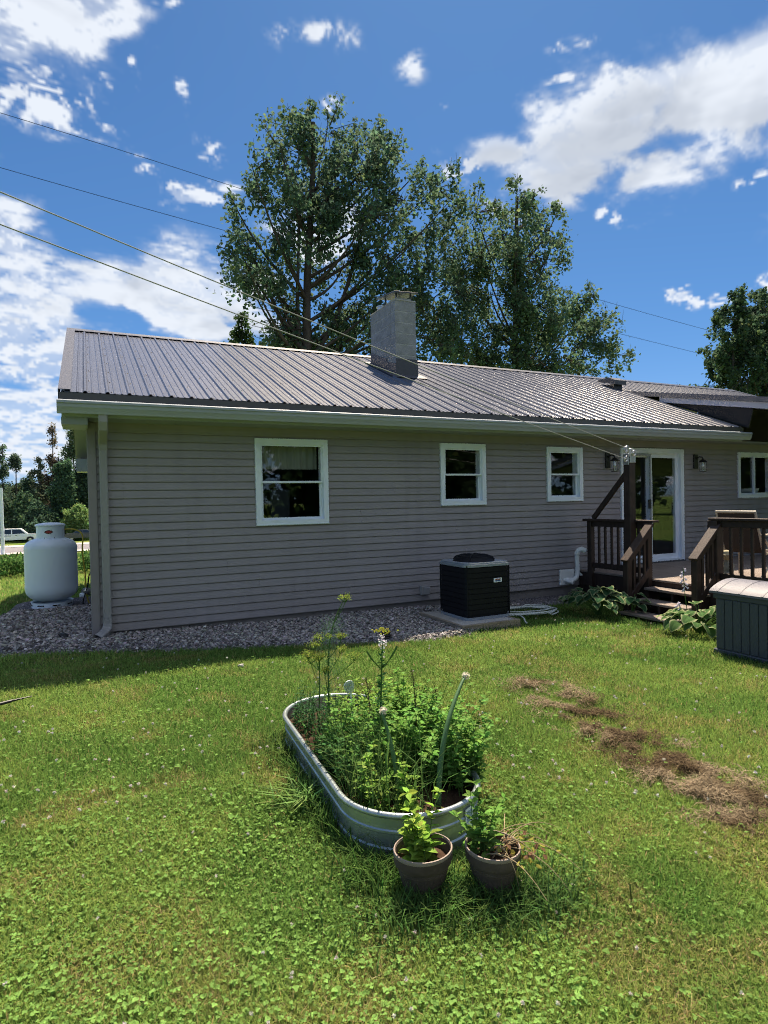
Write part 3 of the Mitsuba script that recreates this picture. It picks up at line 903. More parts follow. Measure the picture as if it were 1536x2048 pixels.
# ------------------------------------------------------------------ trees
def lobe_leaves(mb, lobes, per, size, col, spray=.55, droop=.5, seed=1, wood=None, trunk=None, gap=.0):
    """Foliage: each lobe (x, y, z, r) holds leafy sprays that point outwards and up; wood collects their twigs."""
    rg = np.random.default_rng(seed)
    mid = np.mean([l[:2] for l in lobes], axis=0)
    for x, y, z, r in lobes:
        c = V3(x, y, z)
        out = V3(x - mid[0], y - mid[1], 0); out = out / max(1.0, np.linalg.norm(out))
        nb = max(4, int(4.2 * r + 2))
        n = max(6, int(per * r ** 2))
        bd = unit(out * .55 + V3(0, 0, .55) + rg.normal(size=(nb, 3)) * .5)
        side = rg.normal(size=(nb, 3)) * r * .50
        w_ = rg.integers(0, nb, n)
        d = bd[w_]
        t = rg.uniform(-1.15, .40, n)
        b = c + side[w_] + d * r * t[:, None] + rg.normal(size=(n, 3)) * .17 * min(1, r) * (1.25 - .6 * (t + 1.15) / 1.55)[:, None]
        axis = unit(d * .55 + np.array([0, 0, 1.0]) + rg.normal(size=(n, 3)) * .28)
        ln = spray * rg.uniform(.5, 1.35, n) * min(1.0, .5 + r * .4)
        m = rg.integers(14, 26, n)
        idx = np.repeat(np.arange(n), m); N = len(idx)
        s = rg.uniform(-.75, .45, N)
        p = b[idx] + axis[idx] * (ln[idx] * s)[:, None] + rg.normal(size=(N, 3)) * (.115 * spray / .55) * (1.15 - .75 * np.clip(s + .45, 0, 1))[:, None]
        ld = unit(axis[idx] * .35 + rg.normal(size=(N, 3)) * .75 + np.array([0, 0, -droop]))
        nr = unit(rg.normal(size=(N, 3)) * .8 + np.array([0, 0, .7]))
        L = size * rg.uniform(.65, 1.3, N)
        k = np.clip(rg.normal(1, .22, (N, 1)), .45, 1.7)
        tint = np.where(rg.uniform(0, 1, (N, 1)) < .12, np.array([[1.45, 1.25, .8]]), 1.0)
        C = np.clip(np.array(col) * k * tint * (1 + rg.normal(size=(N, 3)) * .07), .004, .6)
        mb.add(*leaves(p, ld, nr, L, L * .82, C, fold=.16, droop=.25))
        if wood is not None:
            for q in range(0, n, 2):
                wood.add(*tube([c + (b[q] - c) * .25, b[q], b[q] + axis[q] * ln[q] * .8], [.022, .014, .006], 3, False))


def limb(mb, pts, r0, r1, n=7, m=14):
    p = curve(pts, m)
    mb.add(*tube(p, np.linspace(r0, r1, m), n))


def tree(name, label, cat, lobes, trunk, limbs, per, size, col, seed, r0=.2, group=None, spray=.55, droop=.5, tw=True, leafmat='m_treeleaf', limb_r=.07):
    k = thing(name, label, cat, group)
    t = MB(); limb(t, trunk, r0, r0 * .3, 9, 18)
    put(k, 'trunk', t, 'm_bark', smooth=True)
    for l in limbs:
        b = MB(); limb(b, l, limb_r, .02, 6, 10)
        put(k, 'limb', b, 'm_bark', smooth=True)
    cr, w = MB(), MB()
    lobe_leaves(cr, lobes, per, size, col, spray, droop, seed, w if tw else None)
    put(k, 'crown', cr, leafmat)
    if tw and w.v: put(k, 'twig', w, 'm_bark', kind='stuff')
    return k


T1 = [(8.77, 18.05, 17.95, 1.15), (10.81, 19.98, 19.5, 1.02), (7.35, 16.43, 15.95, 0.92), (10.38, 19.97, 17.77, 1.49), (11.13, 17.17, 16.98, 1.07), (12.75, 17.66, 18.05, 0.84), (14.32, 19.44, 18.99, 0.55), (10.92, 17.6, 15.81, 1.58), (8.53, 18.22, 15.28, 1.37), (6.06, 15.92, 14.51, 0.59), (7.76, 19.12, 15.32, 1.13), (12.71, 18.17, 16.91, 1.06), (7.52, 17.25, 13.28, 1.06), (6.38, 19.27, 13.03, 0.84), (5.08, 17.13, 12.06, 0.36), (9.52, 17.8, 14.07, 1.22), (11.32, 16.39, 14.02, 1.31), (13.83, 17.57, 15.69, 1.18), (14.96, 16.7, 16.09, 0.89), (15.79, 16.95, 15.56, 0.71), (15.63, 19.1, 15.09, 1.32), (12.46, 17.03, 12.93, 1.32), (10.73, 17.93, 12.32, 0.96), (9.57, 20.12, 13.03, 0.96), (7.46, 20.03, 12.34, 1.02), (11.78, 18.99, 11.18, 1.25), (9.81, 18.18, 10.47, 0.95), (13.06, 17.02, 11.65, 1.06), (11.76, 16.51, 9.32, 1.02), (11.54, 20.07, 9.88, 1.04), (7.58, 18.07, 10.71, 0.57), (5.96, 16.31, 10.54, 0.6), (15.09, 18.54, 17.72, 0.74), (8.2, 18.6, 9.4, 1.1), (9.6, 19.0, 9.0, 1.2), (10.8, 18.4, 8.8, 1.1), (7.4, 18.3, 8.7, .8), (12.6, 18.0, 8.9, 1.1), (13.6, 18.3, 10.3, 1.1), (16.5, 18.5, 14.0, 1.1), (16.6, 18.2, 12.2, 1.2), (15.2, 18.2, 10.8, 1.2), (15.6, 18.0, 9.3, 1.1), (5.9, 18.0, 12.2, .9), (6.3, 18.0, 10.9, .8), (5.7, 18.0, 14.1, .6), (14.2, 18.0, 13.2, 1.1), (9.66, 19.22, 19.66, 0.51), (8.34, 18.5, 18.57, 0.58), (13.14, 19.84, 19.79, 0.6)]
T2 = [(20.37, 17.95, 17.95, 0.42), (20.7, 18.11, 17.0, 0.84), (21.25, 20.38, 16.85, 1.36), (17.38, 17.2, 15.6, 0.88), (23.68, 19.44, 17.03, 1.08), (25.11, 20.01, 18.09, 0.59), (17.94, 17.63, 14.02, 1.15), (19.65, 17.04, 13.57, 1.57), (22.58, 18.01, 14.37, 1.19), (17.91, 19.69, 13.21, 1.38), (19.69, 19.27, 12.51, 1.67), (20.9, 17.46, 11.84, 1.82), (16.19, 18.7, 11.14, 1.32), (18.99, 19.74, 10.15, 1.68), (21.16, 18.66, 9.82, 1.89), (24.43, 19.59, 11.78, 1.5), (27.33, 21.06, 13.12, 1.18), (27.74, 19.81, 13.4, 1.03), (26.04, 18.52, 10.53, 1.49), (23.01, 17.62, 9.21, 1.4), (27.17, 18.32, 9.58, 0.81), (16.06, 19.05, 9.44, 1.17), (21.34, 20.72, 9.33, 1.77), (23.64, 20.21, 19.2, 0.52), (26.7, 18.2, 11.65, 0.74)]
T3 = [(40.07, 18.34, 13.16, 1.84), (39.14, 18.95, 11.55, 1.51), (40.58, 21.21, 10.51, 1.14), (44.81, 20.33, 14.95, 1.75), (40.08, 18.38, 10.0, 2.01), (44.4, 19.73, 11.86, 2.52), (46.48, 19.92, 14.29, 2.95), (45.47, 18.64, 10.29, 2.85), (41.43, 20.94, 9.38, 1.44)]


def to_lobes(trunk, lobes, r0z):
    """Limbs from the trunk to the lobes, rising outwards."""
    out = []
    tr = curve(trunk, 40)
    for x, y, z, r in lobes:
        if r < .5: continue
        zb = z - .75 * math.hypot(x - trunk[-1][0], y - trunk[-1][1]) - 1.0
        i = int(np.argmin(np.abs(tr[:, 2] - max(zb, r0z))))
        a = tr[i]; c = V3(x, y, z)
        out.append([a, a * .55 + c * .45 + V3(0, 0, -.35), c + V3(0, 0, .2)])
    return out


GREEN = (.098, .160, .104)
t1 = [(8.8, 18.0, -1.0), (8.85, 18.0, 4.0), (8.85, 18.0, 8.3), (8.95, 18.05, 11.4), (9.2, 18.1, 14.4), (9.4, 18.1, 18.5)]
k = tree('maple_tree', 'tall spreading tree with open lower crown, behind and left of the chimney', 'tree', T1, t1, to_lobes(t1, T1, 7.5), 29, .185, GREEN, 5, .30, spray=.85, limb_r=.085)
for p in ([(8.75, 18.05, 7.4), (8.5, 18.1, 9.5), (8.55, 18.0, 12.5), (8.6, 18, 15)], [(8.9, 18.0, 7.8), (10.3, 18.0, 10.0), (11.3, 17.8, 13.0), (12.6, 17.8, 16.5)], [(8.8, 18.0, 8.2), (7.6, 18.2, 9.9), (6.9, 18.3, 11.6), (6.3, 18.6, 12.8)]):
    b = MB(); limb(b, p, .13, .035, 7, 14); put(k, 'limb', b, 'm_bark', smooth=True)
for q in range(5):     # bare dead branches low on the left
    b = MB(); z = 8.6 + .35 * q
    limb(b, [(8.7, 18, z + .3), (7.6 - .2 * q, 17.8, z + U(-.2, .4)), (6.4 - .3 * U(0, 1), 17.6, z + U(-.3, .3))], .03, .008, 4, 8)
    put(k, 'limb', b, 'm_bark', smooth=True)
t2 = [(21.1, 19.0, -1.0), (21.1, 19.0, 5.0), (21.1, 19.0, 9.1), (21.2, 19.0, 13.4), (21.3, 18.9, 17.9)]
tree('maple_tree', 'broad cone-shaped tree behind the roof, right of the chimney', 'tree', T2, t2, to_lobes(t2, T2, 6.5), 34, .185, (.104, .166, .100), 6, .28, spray=.8, limb_r=.07)
t3 = [(45.0, 20.0, -1.5), (45, 20, 6), (45.2, 20, 11), (45.4, 20, 15)]
tree('shade_tree', 'dense dark round-crowned tree beyond the right end of the roof', 'tree', T3, t3, to_lobes(t3, T3, 5.5), 34, .24, (.066, .112, .068), 7, .4, spray=.5)
sm = [(6.9, 22.0, 10.6, .35), (6.75, 22.1, 10.0, .55), (7.1, 22, 9.5, .65), (6.6, 22, 9.3, .55), (6.9, 22, 8.8, .9)]
tree('sapling', 'small pointed treetop showing above the ridge, left of the tall tree', 'tree', sm, [(6.9, 22, -1), (6.9, 22, 6), (6.9, 22, 10.7)], [], 60, .17, (.055, .10, .04), 8, .1)
sm = [(9.3, 22.0, 10.1, .7), (10.0, 22.3, 9.9, .6), (8.9, 22, 9.5, .8), (10.6, 22, 9.7, .8)]
tree('sapling', 'low bushy treetop showing above the ridge, at the foot of the tall tree', 'tree', sm, [(9.5, 22, -1), (9.5, 22, 6), (9.5, 22, 10)], [], 50, .17, (.06, .105, .04), 9, .1)

# the wood across the road
def far_tree(label, x, y, top, w, dens, col, seed, bare=False, low=-1.5, spray=1.0):
    rg = np.random.default_rng(seed)
    lob = []
    h = top - low
    for i in range(int(16 * dens) + 4):
        t = rg.uniform(0, 1) ** .8
        rad = w * (1 - t) ** .6 + .25
        a = rg.uniform(0, 6.28)
        lob.append((x + math.cos(a) * rad * rg.uniform(.1, .9), y + math.sin(a) * rad * rg.uniform(.1, .9), low + h * t, (.55 + .55 * (1 - t)) * w * .5))
    lob.append((x, y, top - .4, .45))
    tr = [(x + .2, y, -3.2), (x, y, low + h * .5), (x + .1, y, top - .2)]
    lim = [[V3(x, y, max(l[2] - 1.2, -2)), V3((x + l[0]) / 2, (y + l[1]) / 2, l[2] - .5), V3(*l[:3])] for l in lob[::2]]
    tree('roadside_tree', label, 'tree', lob, tr, lim, (26 if bare else 34) * dens, .30, col, seed, .16, 'trees across the road', spray=spray, tw=False, limb_r=.05)


FT = [('slim tree at the left edge, beside the sign pole', -11.7, 99, 11.4, 1.3, .8, (0.100, 0.162, 0.108)), ('sparse tree second from the left edge across the road', -9.9, 98, 9.6, 1.0, .6, (0.108, 0.162, 0.119)),
      ('dark thin tree in the gap of the wood, third from the left', -8.3, 100, 7.2, 1.5, .8, (0.090, 0.154, 0.108)),
      ('tallest reddish thin-crowned tree across the road', -4.95, 97, 13.6, 1.9, .75, (.17, .150, .115)), ('tall pale green tree beside the house corner', -2.2, 99, 13.8, 2.2, 1.0, (0.154, 0.216, 0.119)),
      ('half-bare tree left of the reddish one', -6.6, 95, 9.2, 1.3, .45, (.12, .15, .10)), ('full dark tree right behind the gas cylinder', -3.4, 93, 8.0, 2.3, 1.5, (0.082, 0.154, 0.095)),
      ('dark tree nearest the house corner', -.6, 96, 9.5, 2.4, 1.4, (0.082, 0.144, 0.095)), ('bushy low tree left of the gas cylinder', -8.4, 92, 3.2, 2.4, 1.5, (0.090, 0.162, 0.095)), ('low tree at the left edge under the slim one', -11.4, 92, 3.6, 2.0, 1.3, (0.090, 0.144, 0.095)),
      ('bright yellow-green bush beside the house corner', -1.3, 89, 1.6, 1.9, 1.6, (0.198, 0.306, 0.119)), ('low dark bush behind the pickup', -6.3, 90, 1.4, 2.3, 1.7, (0.082, 0.144, 0.095)), ('dark tree beyond the left edge of the wood', -14.5, 97, 10.5, 2.3, 1.3, (0.090, 0.144, 0.095)),
      ('dark tree hidden behind the house corner', 2.6, 97, 11, 2.8, 1.4, (0.090, 0.144, 0.095))]
for i, (l, x, y, top, w, dn, col) in enumerate(FT):
    far_tree(l, x, y, top, w, dn, col, 40 + i, bare=dn < .7)

for i, (x, y, tp) in enumerate([(-13.5, 104, 4.5), (-10, 106, 5), (-7, 105, 4.2), (-4, 107, 6), (-1, 105, 6.5), (2, 106, 7)]):
    far_tree(['deep shaded tree at the far left, behind the first row of the wood', 'deep shaded tree behind the sparse left trees', 'deep shaded tree behind the half-bare tree', 'deep shaded tree behind the reddish tree', 'deep shaded tree behind the pale green tree', 'deep shaded tree behind the house corner'][i], x, y, tp, 3.2, 1.9, (.07, .11, .065), 80 + i, low=-3)

# leafy bed beyond the gas cylinder
def bush(name, label, x, y, w, d, h, n, size, col, group=None, seed=0):
    k = thing(name, label, 'shrub', group)
    rg = np.random.default_rng(seed)
    p = np.c_[rg.normal(x, w * .45, n), rg.normal(y, d * .45, n), rg.uniform(.05, 1, n) ** .8 * h]
    p[:, 2] += gz(p[:, 0], p[:, 1])
    m = MB(); m.add(*leaves(p, unit(rg.normal(size=(n, 3)) + V3(0, 0, .5)), unit(rg.normal(size=(n, 3)) * .5 + V3(0, 0, 1)), size * rg.uniform(.6, 1.3, n), size * .6, vary(col, n, .25), six=False))
    put(k, 'foliage', m, 'm_leaf')
    st = MB()
    for i in range(12):
        q = V3(rg.normal(x, w * .3), rg.normal(y, d * .3), 0); q[2] = gz(q[0], q[1])
        st.add(*tube([q - V3(0, 0, .05), q + V3(U(-.1, .1), U(-.1, .1), h * .8)], [.008, .004], 4))
    put(k, 'stem', st, 'm_leaf') if False else put(k, 'stem', st, 'm_bark')
    return k


for i, (x, y, w) in enumerate([(-3.1, 13.6, .8), (-2.0, 13.2, .7), (-1.0, 13.4, .6), (.1, 13.6, .7), (1.1, 13.4, .7), (-4.2, 13.8, .8)]):
    bush('weed_clump', ['leafy weed clump second from the left in the strip beyond the gas cylinder', 'leafy weed clump directly behind the gas cylinder, left half', 'leafy weed clump directly behind the gas cylinder, right half',
                        'bright leafy weed clump between gas cylinder and house corner', 'leafy weed clump hidden behind the house corner', 'leafy weed clump at the left edge of the strip'][i], x, y, w, .8, .62, 900, .13, (.10, .20, .06), 'weed clumps beyond the gas cylinder', i)

for i, (x, y, tp, w) in enumerate([(-16, -34, 11, 4.5), (-6, -38, 13, 5), (5, -36, 12, 5), (15, -35, 14, 5.5), (26, -33, 12, 5.5), (38, -30, 13, 6), (50, -26, 12, 6)]):
    lob = [(x + RNG.normal(0, w * .4), y + RNG.normal(0, 1.5), U(1.2, tp - 1), U(1.6, 2.6)) for _ in range(26)]
    tree('yard_tree', 'leafy tree across the yard behind the camera, ' + ['far left', 'second from the left', 'third from the left', 'in the middle', 'third from the right', 'second from the right', 'far right'][i] + ' of its row', 'tree', lob, [(x, y, -.6), (x, y, tp * .5), (x, y, tp - 1)], [], 3.2, .55, (.05, .09, .04), 120 + i, .25, 'trees behind the camera', spray=1.0, tw=False)

# ------------------------------------------------------------------ gas cylinder beside the gable
PAD = thing('concrete_pad', 'square pale concrete pad under the white gas cylinder', 'pad')
scene[PAD] = mikit.ply(rbox(-1.03, -.06, 2.36, 3.4, -.16, -.035, .012), 'm_concrete')
k = thing('gas_cylinder', 'large upright white gas cylinder with a collar, on a concrete pad', 'gas cylinder')
TC = (-.575, 2.83, 0)
R = .368
z0 = -.034
prof = [(0.001, z0 + .085)] + [(R * math.sin(a) ** .8 if a else .001, z0 + .29 - .20 * math.cos(a)) for a in np.linspace(.25, math.pi / 2, 9)] + [(R, z0 + .30), (R + .003, z0 + .315), (R + .003, z0 + .335), (R, z0 + .35), (R, z0 + .90), (R + .003, z0 + .905), (R + .003, z0 + .925), (R, z0 + .93)] + \
    [(R * math.cos(a) ** .75, z0 + .935 + .155 * math.sin(a)) for a in np.linspace(.08, 1.45, 11)] + [(.02, z0 + 1.093)]
put(k, 'body', lathe(prof, TC, 56), 'm_tank', smooth=35)
put(k, 'foot_ring', lathe([(.27, z0), (.285, z0 + .005), (.285, z0 + .085), (.30, z0 + .10), (.29, z0 + .10), (.27, z0 + .085), (.27, z0)], TC, 48), 'm_tank', smooth=35)
for a in np.arange(0, 2 * math.pi, math.pi / 4):
    v, f = rbox(-.055, .055, -.003, .003, z0 + .045, z0 + .062, .002); ca, sa = math.cos(a - math.pi / 2 + math.pi / 2), math.sin(a)
    th = a + .25
    vv = np.c_[v[:, 0] * -math.sin(th) + (v[:, 1] + .286) * math.cos(th), v[:, 0] * math.cos(th) + (v[:, 1] + .286) * math.sin(th), v[:, 2]] + V3(*TC)
    put(k, 'slot', (vv, f), 'm_black')
# collar: a wall open to the right where the pipe leaves, and a lid
an = np.linspace(math.radians(35), math.radians(35 + 330), 50)
for nm, ri, zb, zt in (('collar', .195, z0 + 1.06, z0 + 1.265),):
    v = []
    for a in an:
        for r, z in ((ri, zb), (ri, zt - .02), (ri + .012, zt), (ri - .006, zt), (ri - .006, zb)):
            v.append((TC[0] + r * math.cos(a), TC[1] + r * math.sin(a), z))
    v = np.array(v); m = 5; n = len(an)
    i, j = np.meshgrid(np.arange(n - 1), np.arange(m), indexing='ij'); i, j = i.ravel(), j.ravel(); jj = (j + 1) % m
    f = np.vstack([np.stack([i * m + j, (i + 1) * m + j, (i + 1) * m + jj], 1), np.stack([i * m + j, (i + 1) * m + jj, i * m + jj], 1)])
    put(k, nm, (v, f), 'm_tank', smooth=30)
put(k, 'lid', lathe([(.001, z0 + 1.318), (.10, z0 + 1.314), (.19, z0 + 1.298), (.212, z0 + 1.282), (.212, z0 + 1.268), (.19, z0 + 1.27), (.001, z0 + 1.28)], TC, 44), 'm_skywhite', smooth=40)
# badge: red lozenge with dark border facing the yard
def on_cyl(u, z, r, th0):
    th = th0 + u / r
    return np.c_[TC[0] + r * np.cos(th), TC[1] + r * np.sin(th), z]


TH = math.atan2(-8.04 - 2.83, 0 + .575) - .12
for rr, cc, sx, sz in ((.198, 'm_black', .062, .030), (.1995, 'm_red', .048, .020)):
    a = np.linspace(0, 2 * np.pi, 24, endpoint=False)
    ex = np.sign(np.cos(a)) * np.abs(np.cos(a)) ** 1.3 * sx; ez = np.sign(np.sin(a)) * np.abs(np.sin(a)) ** 1.5 * sz
    v = np.vstack([on_cyl(ex, z0 + 1.175 + ez, rr, TH), on_cyl(np.array([0.]), np.array([z0 + 1.175]), rr, TH)])
    put(k, 'badge', (v, np.array([[i, (i + 1) % 24, 24] for i in range(24)])), cc)
sl = rbox(-.075, .075, 0, .003, 0, .013, .001)
v = on_cyl(sl[0][:, 0], z0 + 1.078 + sl[0][:, 2], .1975, TH + .05)
put(k, 'slot', (v, sl[1]), 'm_black')
put(k, 'valve', MB().add(*tube([(TC[0] + .02, TC[1], z0 + 1.09), (TC[0] + .02, TC[1], z0 + 1.2)], .025, 10)).add(*tube([(TC[0] + .02, TC[1], z0 + 1.18), (TC[0] + .16, TC[1] - .02, z0 + 1.18)], .014, 8)), 'm_steel')
single('gas_line', MB().add(*tube(curve([(TC[0] + .16, TC[1] - .02, z0 + 1.185), (TC[0] + .36, TC[1] - .02, z0 + 1.19), (TC[0] + .43, TC[1] - .02, z0 + 1.14), (TC[0] + .445, TC[1] - .03, z0 + .95), (TC[0] + .47, TC[1] - .05, z0 + .5), (TC[0] + .485, TC[1] - .06, z0 + .16), (TC[0] + .52, TC[1] - .08, z0 + .02)], 40), .011, 8)), 'm_yellow',
       'thin yellow gas pipe looping from the cylinder down to the house corner', 'gas pipe', smooth=True)
k = thing('regulator', 'small grey gas regulator at the foot of the yellow pipe', 'regulator')
put(k, 'body', MB().add(*lathe([(.001, .16), (.05, .16), (.075, .19), (.075, .21), (.04, .245), (.001, .25)], (-.09, 2.62, 0), 20)), 'm_steel', smooth=40)
put(k, 'pipe', MB().add(*tube([(-.11, 2.7, .17), (-.06, 2.55, .15), (-.01, 2.5, .15)], .012, 8)), 'm_black')
put(k, 'vent', rbox(-.19, -.10, 2.58, 2.66, .11, .17, .01), 'm_skywhite')
single('black_hose', MB().add(*tube(curve([(-.005, 2.45, .52), (-.04, 2.45, .47), (-.06, 2.5, .35), (-.12, 2.58, .12), (-.14, 2.6, .0), (-.06, 2.6, -.08)], 24), .010, 8)), 'm_black', 'short black hose hanging beside the yellow gas pipe', 'hose', smooth=True)
v, f = stones(1, sg.box(-.36, .03, -.28, .1), .05, .055, gravel_top, (1, 1, 1))[:2]
single('black_stone', (v * np.array([1, 1, 1.0]), f), 'm_black', 'black angular stone lying on the gravel by the downspout', 'stone')
k = thing('drain_pipe', 'short black corrugated drain pipe end at the edge of the gravel', 'pipe')
put(k, 'pipe', lathe([(.045, 0), (.055, .01), (.055, .02), (.047, .03), (.055, .04), (.055, .05), (.047, .06), (.055, .07), (.055, .085), (.04, .09)], (3.085, -1.60, float(gravel_top(3.085, -1.6)) - .02), 20), 'm_black', smooth=30)
k = thing('black_rod', 'thin black rod lying in the grass at the left edge', 'rod')
put(k, 'shaft', MB().add(*tube([(-1.5, -2.72, -.055), (-.62, -2.27, -.05)], .014, 8)), 'm_black', smooth=True)
put(k, 'tip', MB().add(*tube([(-.62, -2.27, -.05), (-.48, -2.2, -.052)], [.010, .004], 8)), 'm_black', smooth=True)

# ------------------------------------------------------------------ air conditioner
k = thing('equipment_pad', 'low concrete pad edged with weathered timber under the air conditioner', 'pad')
px0, px1, py0, py1 = 4.09, 4.98, -1.68, -.58
put(k, 'slab', rbox(px0 + .045, px1 - .045, py0 + .045, py1, -.3, -.052, .006), 'm_concrete')
put(k, 'timber', rbox(px0, px1, py0, py0 + .042, -.3, -.045, .005), 'm_timber')
put(k, 'timber', rbox(px0, px0 + .042, py0 + .044, py1, -.3, -.046, .005), 'm_timber')
put(k, 'timber', rbox(px1 - .042, px1, py0 + .044, py1, -.3, -.047, .005), 'm_timber')
k = thing('air_conditioner', 'black square outdoor air-conditioner unit with a grey top cover', 'air conditioner')
a0, a1, b0_, b1_, zb, zt = 4.32, 5.02, -1.44, -.74, -.05, .665


def rrect(x0, x1, y0, y1, r, n=6):
    return sg.box(x0 + r, y0 + r, x1 - r, y1 - r).buffer(r, quad_segs=n)


put(k, 'base_pan', prism_z(rrect(a0 - .006, a1 + .006, b0_ - .006, b1_ + .006, .09), zb, zb + .035), 'm_acgray', smooth=30)
put(k, 'cabinet', prism_z(rrect(a0 + .012, a1 - .012, b0_ + .012, b1_ - .012, .08), zb + .03, zt - .02), 'm_acblack', smooth=30)
out = rrect(a0, a1, b0_, b1_, .085, 5)
for i in range(9):      # horizontal louvre beads round the cabinet
    z = zb + .07 + i * .068
    put(k, 'louver', prism_z(out.difference(out.buffer(-.014)), z, z + .058), 'm_acblack', smooth=30)
for x in (a0 + .06, a1 - .06):
    for y in (b0_ + .06, b1_ - .06):
        s1, s2 = (1 if x > 4.6 else -1), (1 if y > -1.1 else -1)
        put(k, 'corner_strip', MB().add(*tube([(x + s1 * .040, y + s2 * .040, zb + .04), (x + s1 * .040, y + s2 * .040, zt - .01)], .010, 8)), 'm_acblack', smooth=True)
put(k, 'top_cover', MB().add(*prism_z(rrect(a0 - .012, a1 + .012, b0_ - .012, b1_ + .012, .095), zt - .03, zt + .002)).add(*prism_z(rrect(a0 + .004, a1 - .004, b0_ + .004, b1_ - .004, .09).difference(sg.Point(4.67, -1.09).buffer(.27, quad_segs=16)), zt + .002, zt + .022)), 'm_acgray', smooth=30)
put(k, 'fan_guard', lathe([(.285, zt + .02), (.275, zt + .038), (.235, zt + .075), (.16, zt + .098), (.05, zt + .106), (.001, zt + .106)], (4.67, -1.09, 0), 32), 'm_acblack', smooth=40)
for i in range(4):
    a = math.pi / 4 + i * math.pi / 2
    pts = [(4.67 + r * math.cos(a), -1.09 + r * math.sin(a), zt + z) for r, z in ((.05, .110), (.16, .102), (.235, .080), (.28, .04))]
    put(k, 'guard_rib', MB().add(*tube(pts, .012, 6)), 'm_acblack', smooth=True)
for i in range(5):
    r = .08 + .045 * i; z = zt + .108 - .045 * (r / .285) ** 2.6
    a = np.linspace(0, 2 * np.pi, 33)
    put(k, 'guard_ring', MB().add(*tube(np.c_[4.67 + r * np.cos(a), -1.09 + r * np.sin(a), np.full(33, z)], .004, 5, False)), 'm_acblack', smooth=True)
put(k, 'badge', rbox(4.74, 4.87, b0_ - .006, b0_ - .001, .42, .475, .002), 'm_skywhite')
tmx = meshkit.text_mesh('HEIL', .022, .002, True) if False else None
put(k, 'badge_stripe', rbox(4.762, 4.848, b0_ - .009, b0_ - .0062, .452, .466, .001), 'm_red')
put(k, 'badge_stripe', rbox(4.762, 4.848, b0_ - .009, b0_ - .0062, .430, .448, .001), 'm_sign')

k = thing('outlet_box', 'small taupe outlet box on the wall left of the air conditioner', 'outlet box')
put(k, 'box', rbox(4.415, 4.565, -.075, -.014, .10, .235, .008), 'm_downspout')
put(k, 'cover', rbox(4.455, 4.560, -.095, -.0755, .105, .215, .012), 'm_downspout')

# coiled hose
rg = np.random.default_rng(4)
pts = []
for i in range(150):
    t = i / 150 * 2 * np.pi * 4.6
    w_ = 1 + .30 * math.sin(t * .43 + 1)
    pts.append((5.62 + (.50 * w_) * math.cos(t) + .10 * math.sin(t * .31), -.98 + (.26 * w_) * math.sin(t) + .07 * math.cos(t * .23), 0))
pts = np.array(pts); pts[:, 2] = gz(pts[:, 0], pts[:, 1]) + .035 + .022 * (np.arange(150) / 150 * 6.2 % 1.9) + .01 * rg.normal(size=150).cumsum() * 0
pts = np.vstack([pts, [(5.25, -1.3, -.09), (5.15, -1.55, -.10), (5.05, -1.72, -.10)]])
single('garden_hose', MB().add(*tube(curve(pts, 420), .0105, 7)), 'm_hose', 'pale garden hose lying in loose coils right of the air conditioner', 'garden hose', smooth=True)

# wall vent and stub pipe
k = thing('wall_vent', 'white plastic vent with a plate and gooseneck pipe on the wall', 'vent')
put(k, 'plate', rbox(7.105, 7.425, -.040, -.014, .035, .295, .006), 'm_pvc')
put(k, 'pipe', MB().add(*tube(curve([(7.25, -.03, .12), (7.27, -.12, .125), (7.34, -.155, .15), (7.375, -.155, .22), (7.38, -.15, .45), (7.385, -.15, .56)], 26), .036, 14)), 'm_pvc', smooth=True)
put(k, 'elbow', MB().add(*tube(curve([(7.385, -.15, .54), (7.395, -.155, .60), (7.43, -.18, .635), (7.48, -.215, .625), (7.50, -.23, .60)], 14), .043, 14)), 'm_pvc', smooth=True)
put(k, 'outlet', MB().add(*tube([(7.20, -.03, .12), (7.24, -.13, .10), (7.27, -.17, .085)], .032, 14)), 'm_pvc', smooth=True)
k = thing('stub_pipe', 'short white pipe end poking out of the wall beside the deck', 'pipe')
put(k, 'pipe', MB().add(*tube([(7.52, .0, .215), (7.54, -.10, .20), (7.56, -.17, .165)], .036, 14)), 'm_pvc', smooth=True)
put(k, 'flange', rbox(7.44, 7.60, -.024, -.014, .12, .30, .004), 'm_downspout')


# wall lanterns
def lantern(x, label):
    k = thing('wall_lantern', label, 'wall lantern', 'lanterns beside the patio door')
    z = 2.14
    put(k, 'back_plate', rbox(x - .055, x + .055, -.045, -.016, z - .12, z + .15, .006), 'm_black')
    put(k, 'arm', MB().add(*tube(curve([(x, -.04, z + .06), (x, -.11, z + .10), (x, -.17, z + .085), (x, -.185, z + .05)], 12), .012, 8)), 'm_black', smooth=True)
    put(k, 'hood', lathe([(.012, z + .06), (.02, z + .05), (.075, z + .005), (.082, z - .005), (.07, z - .005), (.012, z + .03)], (x, -.185, 0), 20), 'm_black', smooth=30)
    put(k, 'glass', lathe([(.052, z - .008), (.055, z - .07), (.050, z - .17), (.047, z - .185)], (x, -.185, 0), 20), 'm_glass', smooth=True)
    put(k, 'bulb', lathe([(.001, z - .11), (.018, z - .10), (.026, z - .07), (.018, z - .03), (.014, z - .005)], (x, -.185, 0), 12), 'm_skywhite', smooth=True)
    put(k, 'base', lathe([(.001, z - .192), (.056, z - .192), (.058, z - .180), (.044, z - .178)], (x, -.185, 0), 20), 'm_black', smooth=30)
    for i in range(4):
        a = i * math.pi / 2 + .4
        put(k, 'cage_bar', MB().add(*tube([(x + .058 * math.cos(a), -.185 + .058 * math.sin(a), z - .004), (x + .056 * math.cos(a), -.185 + .056 * math.sin(a), z - .185)], .004, 5)), 'm_black')


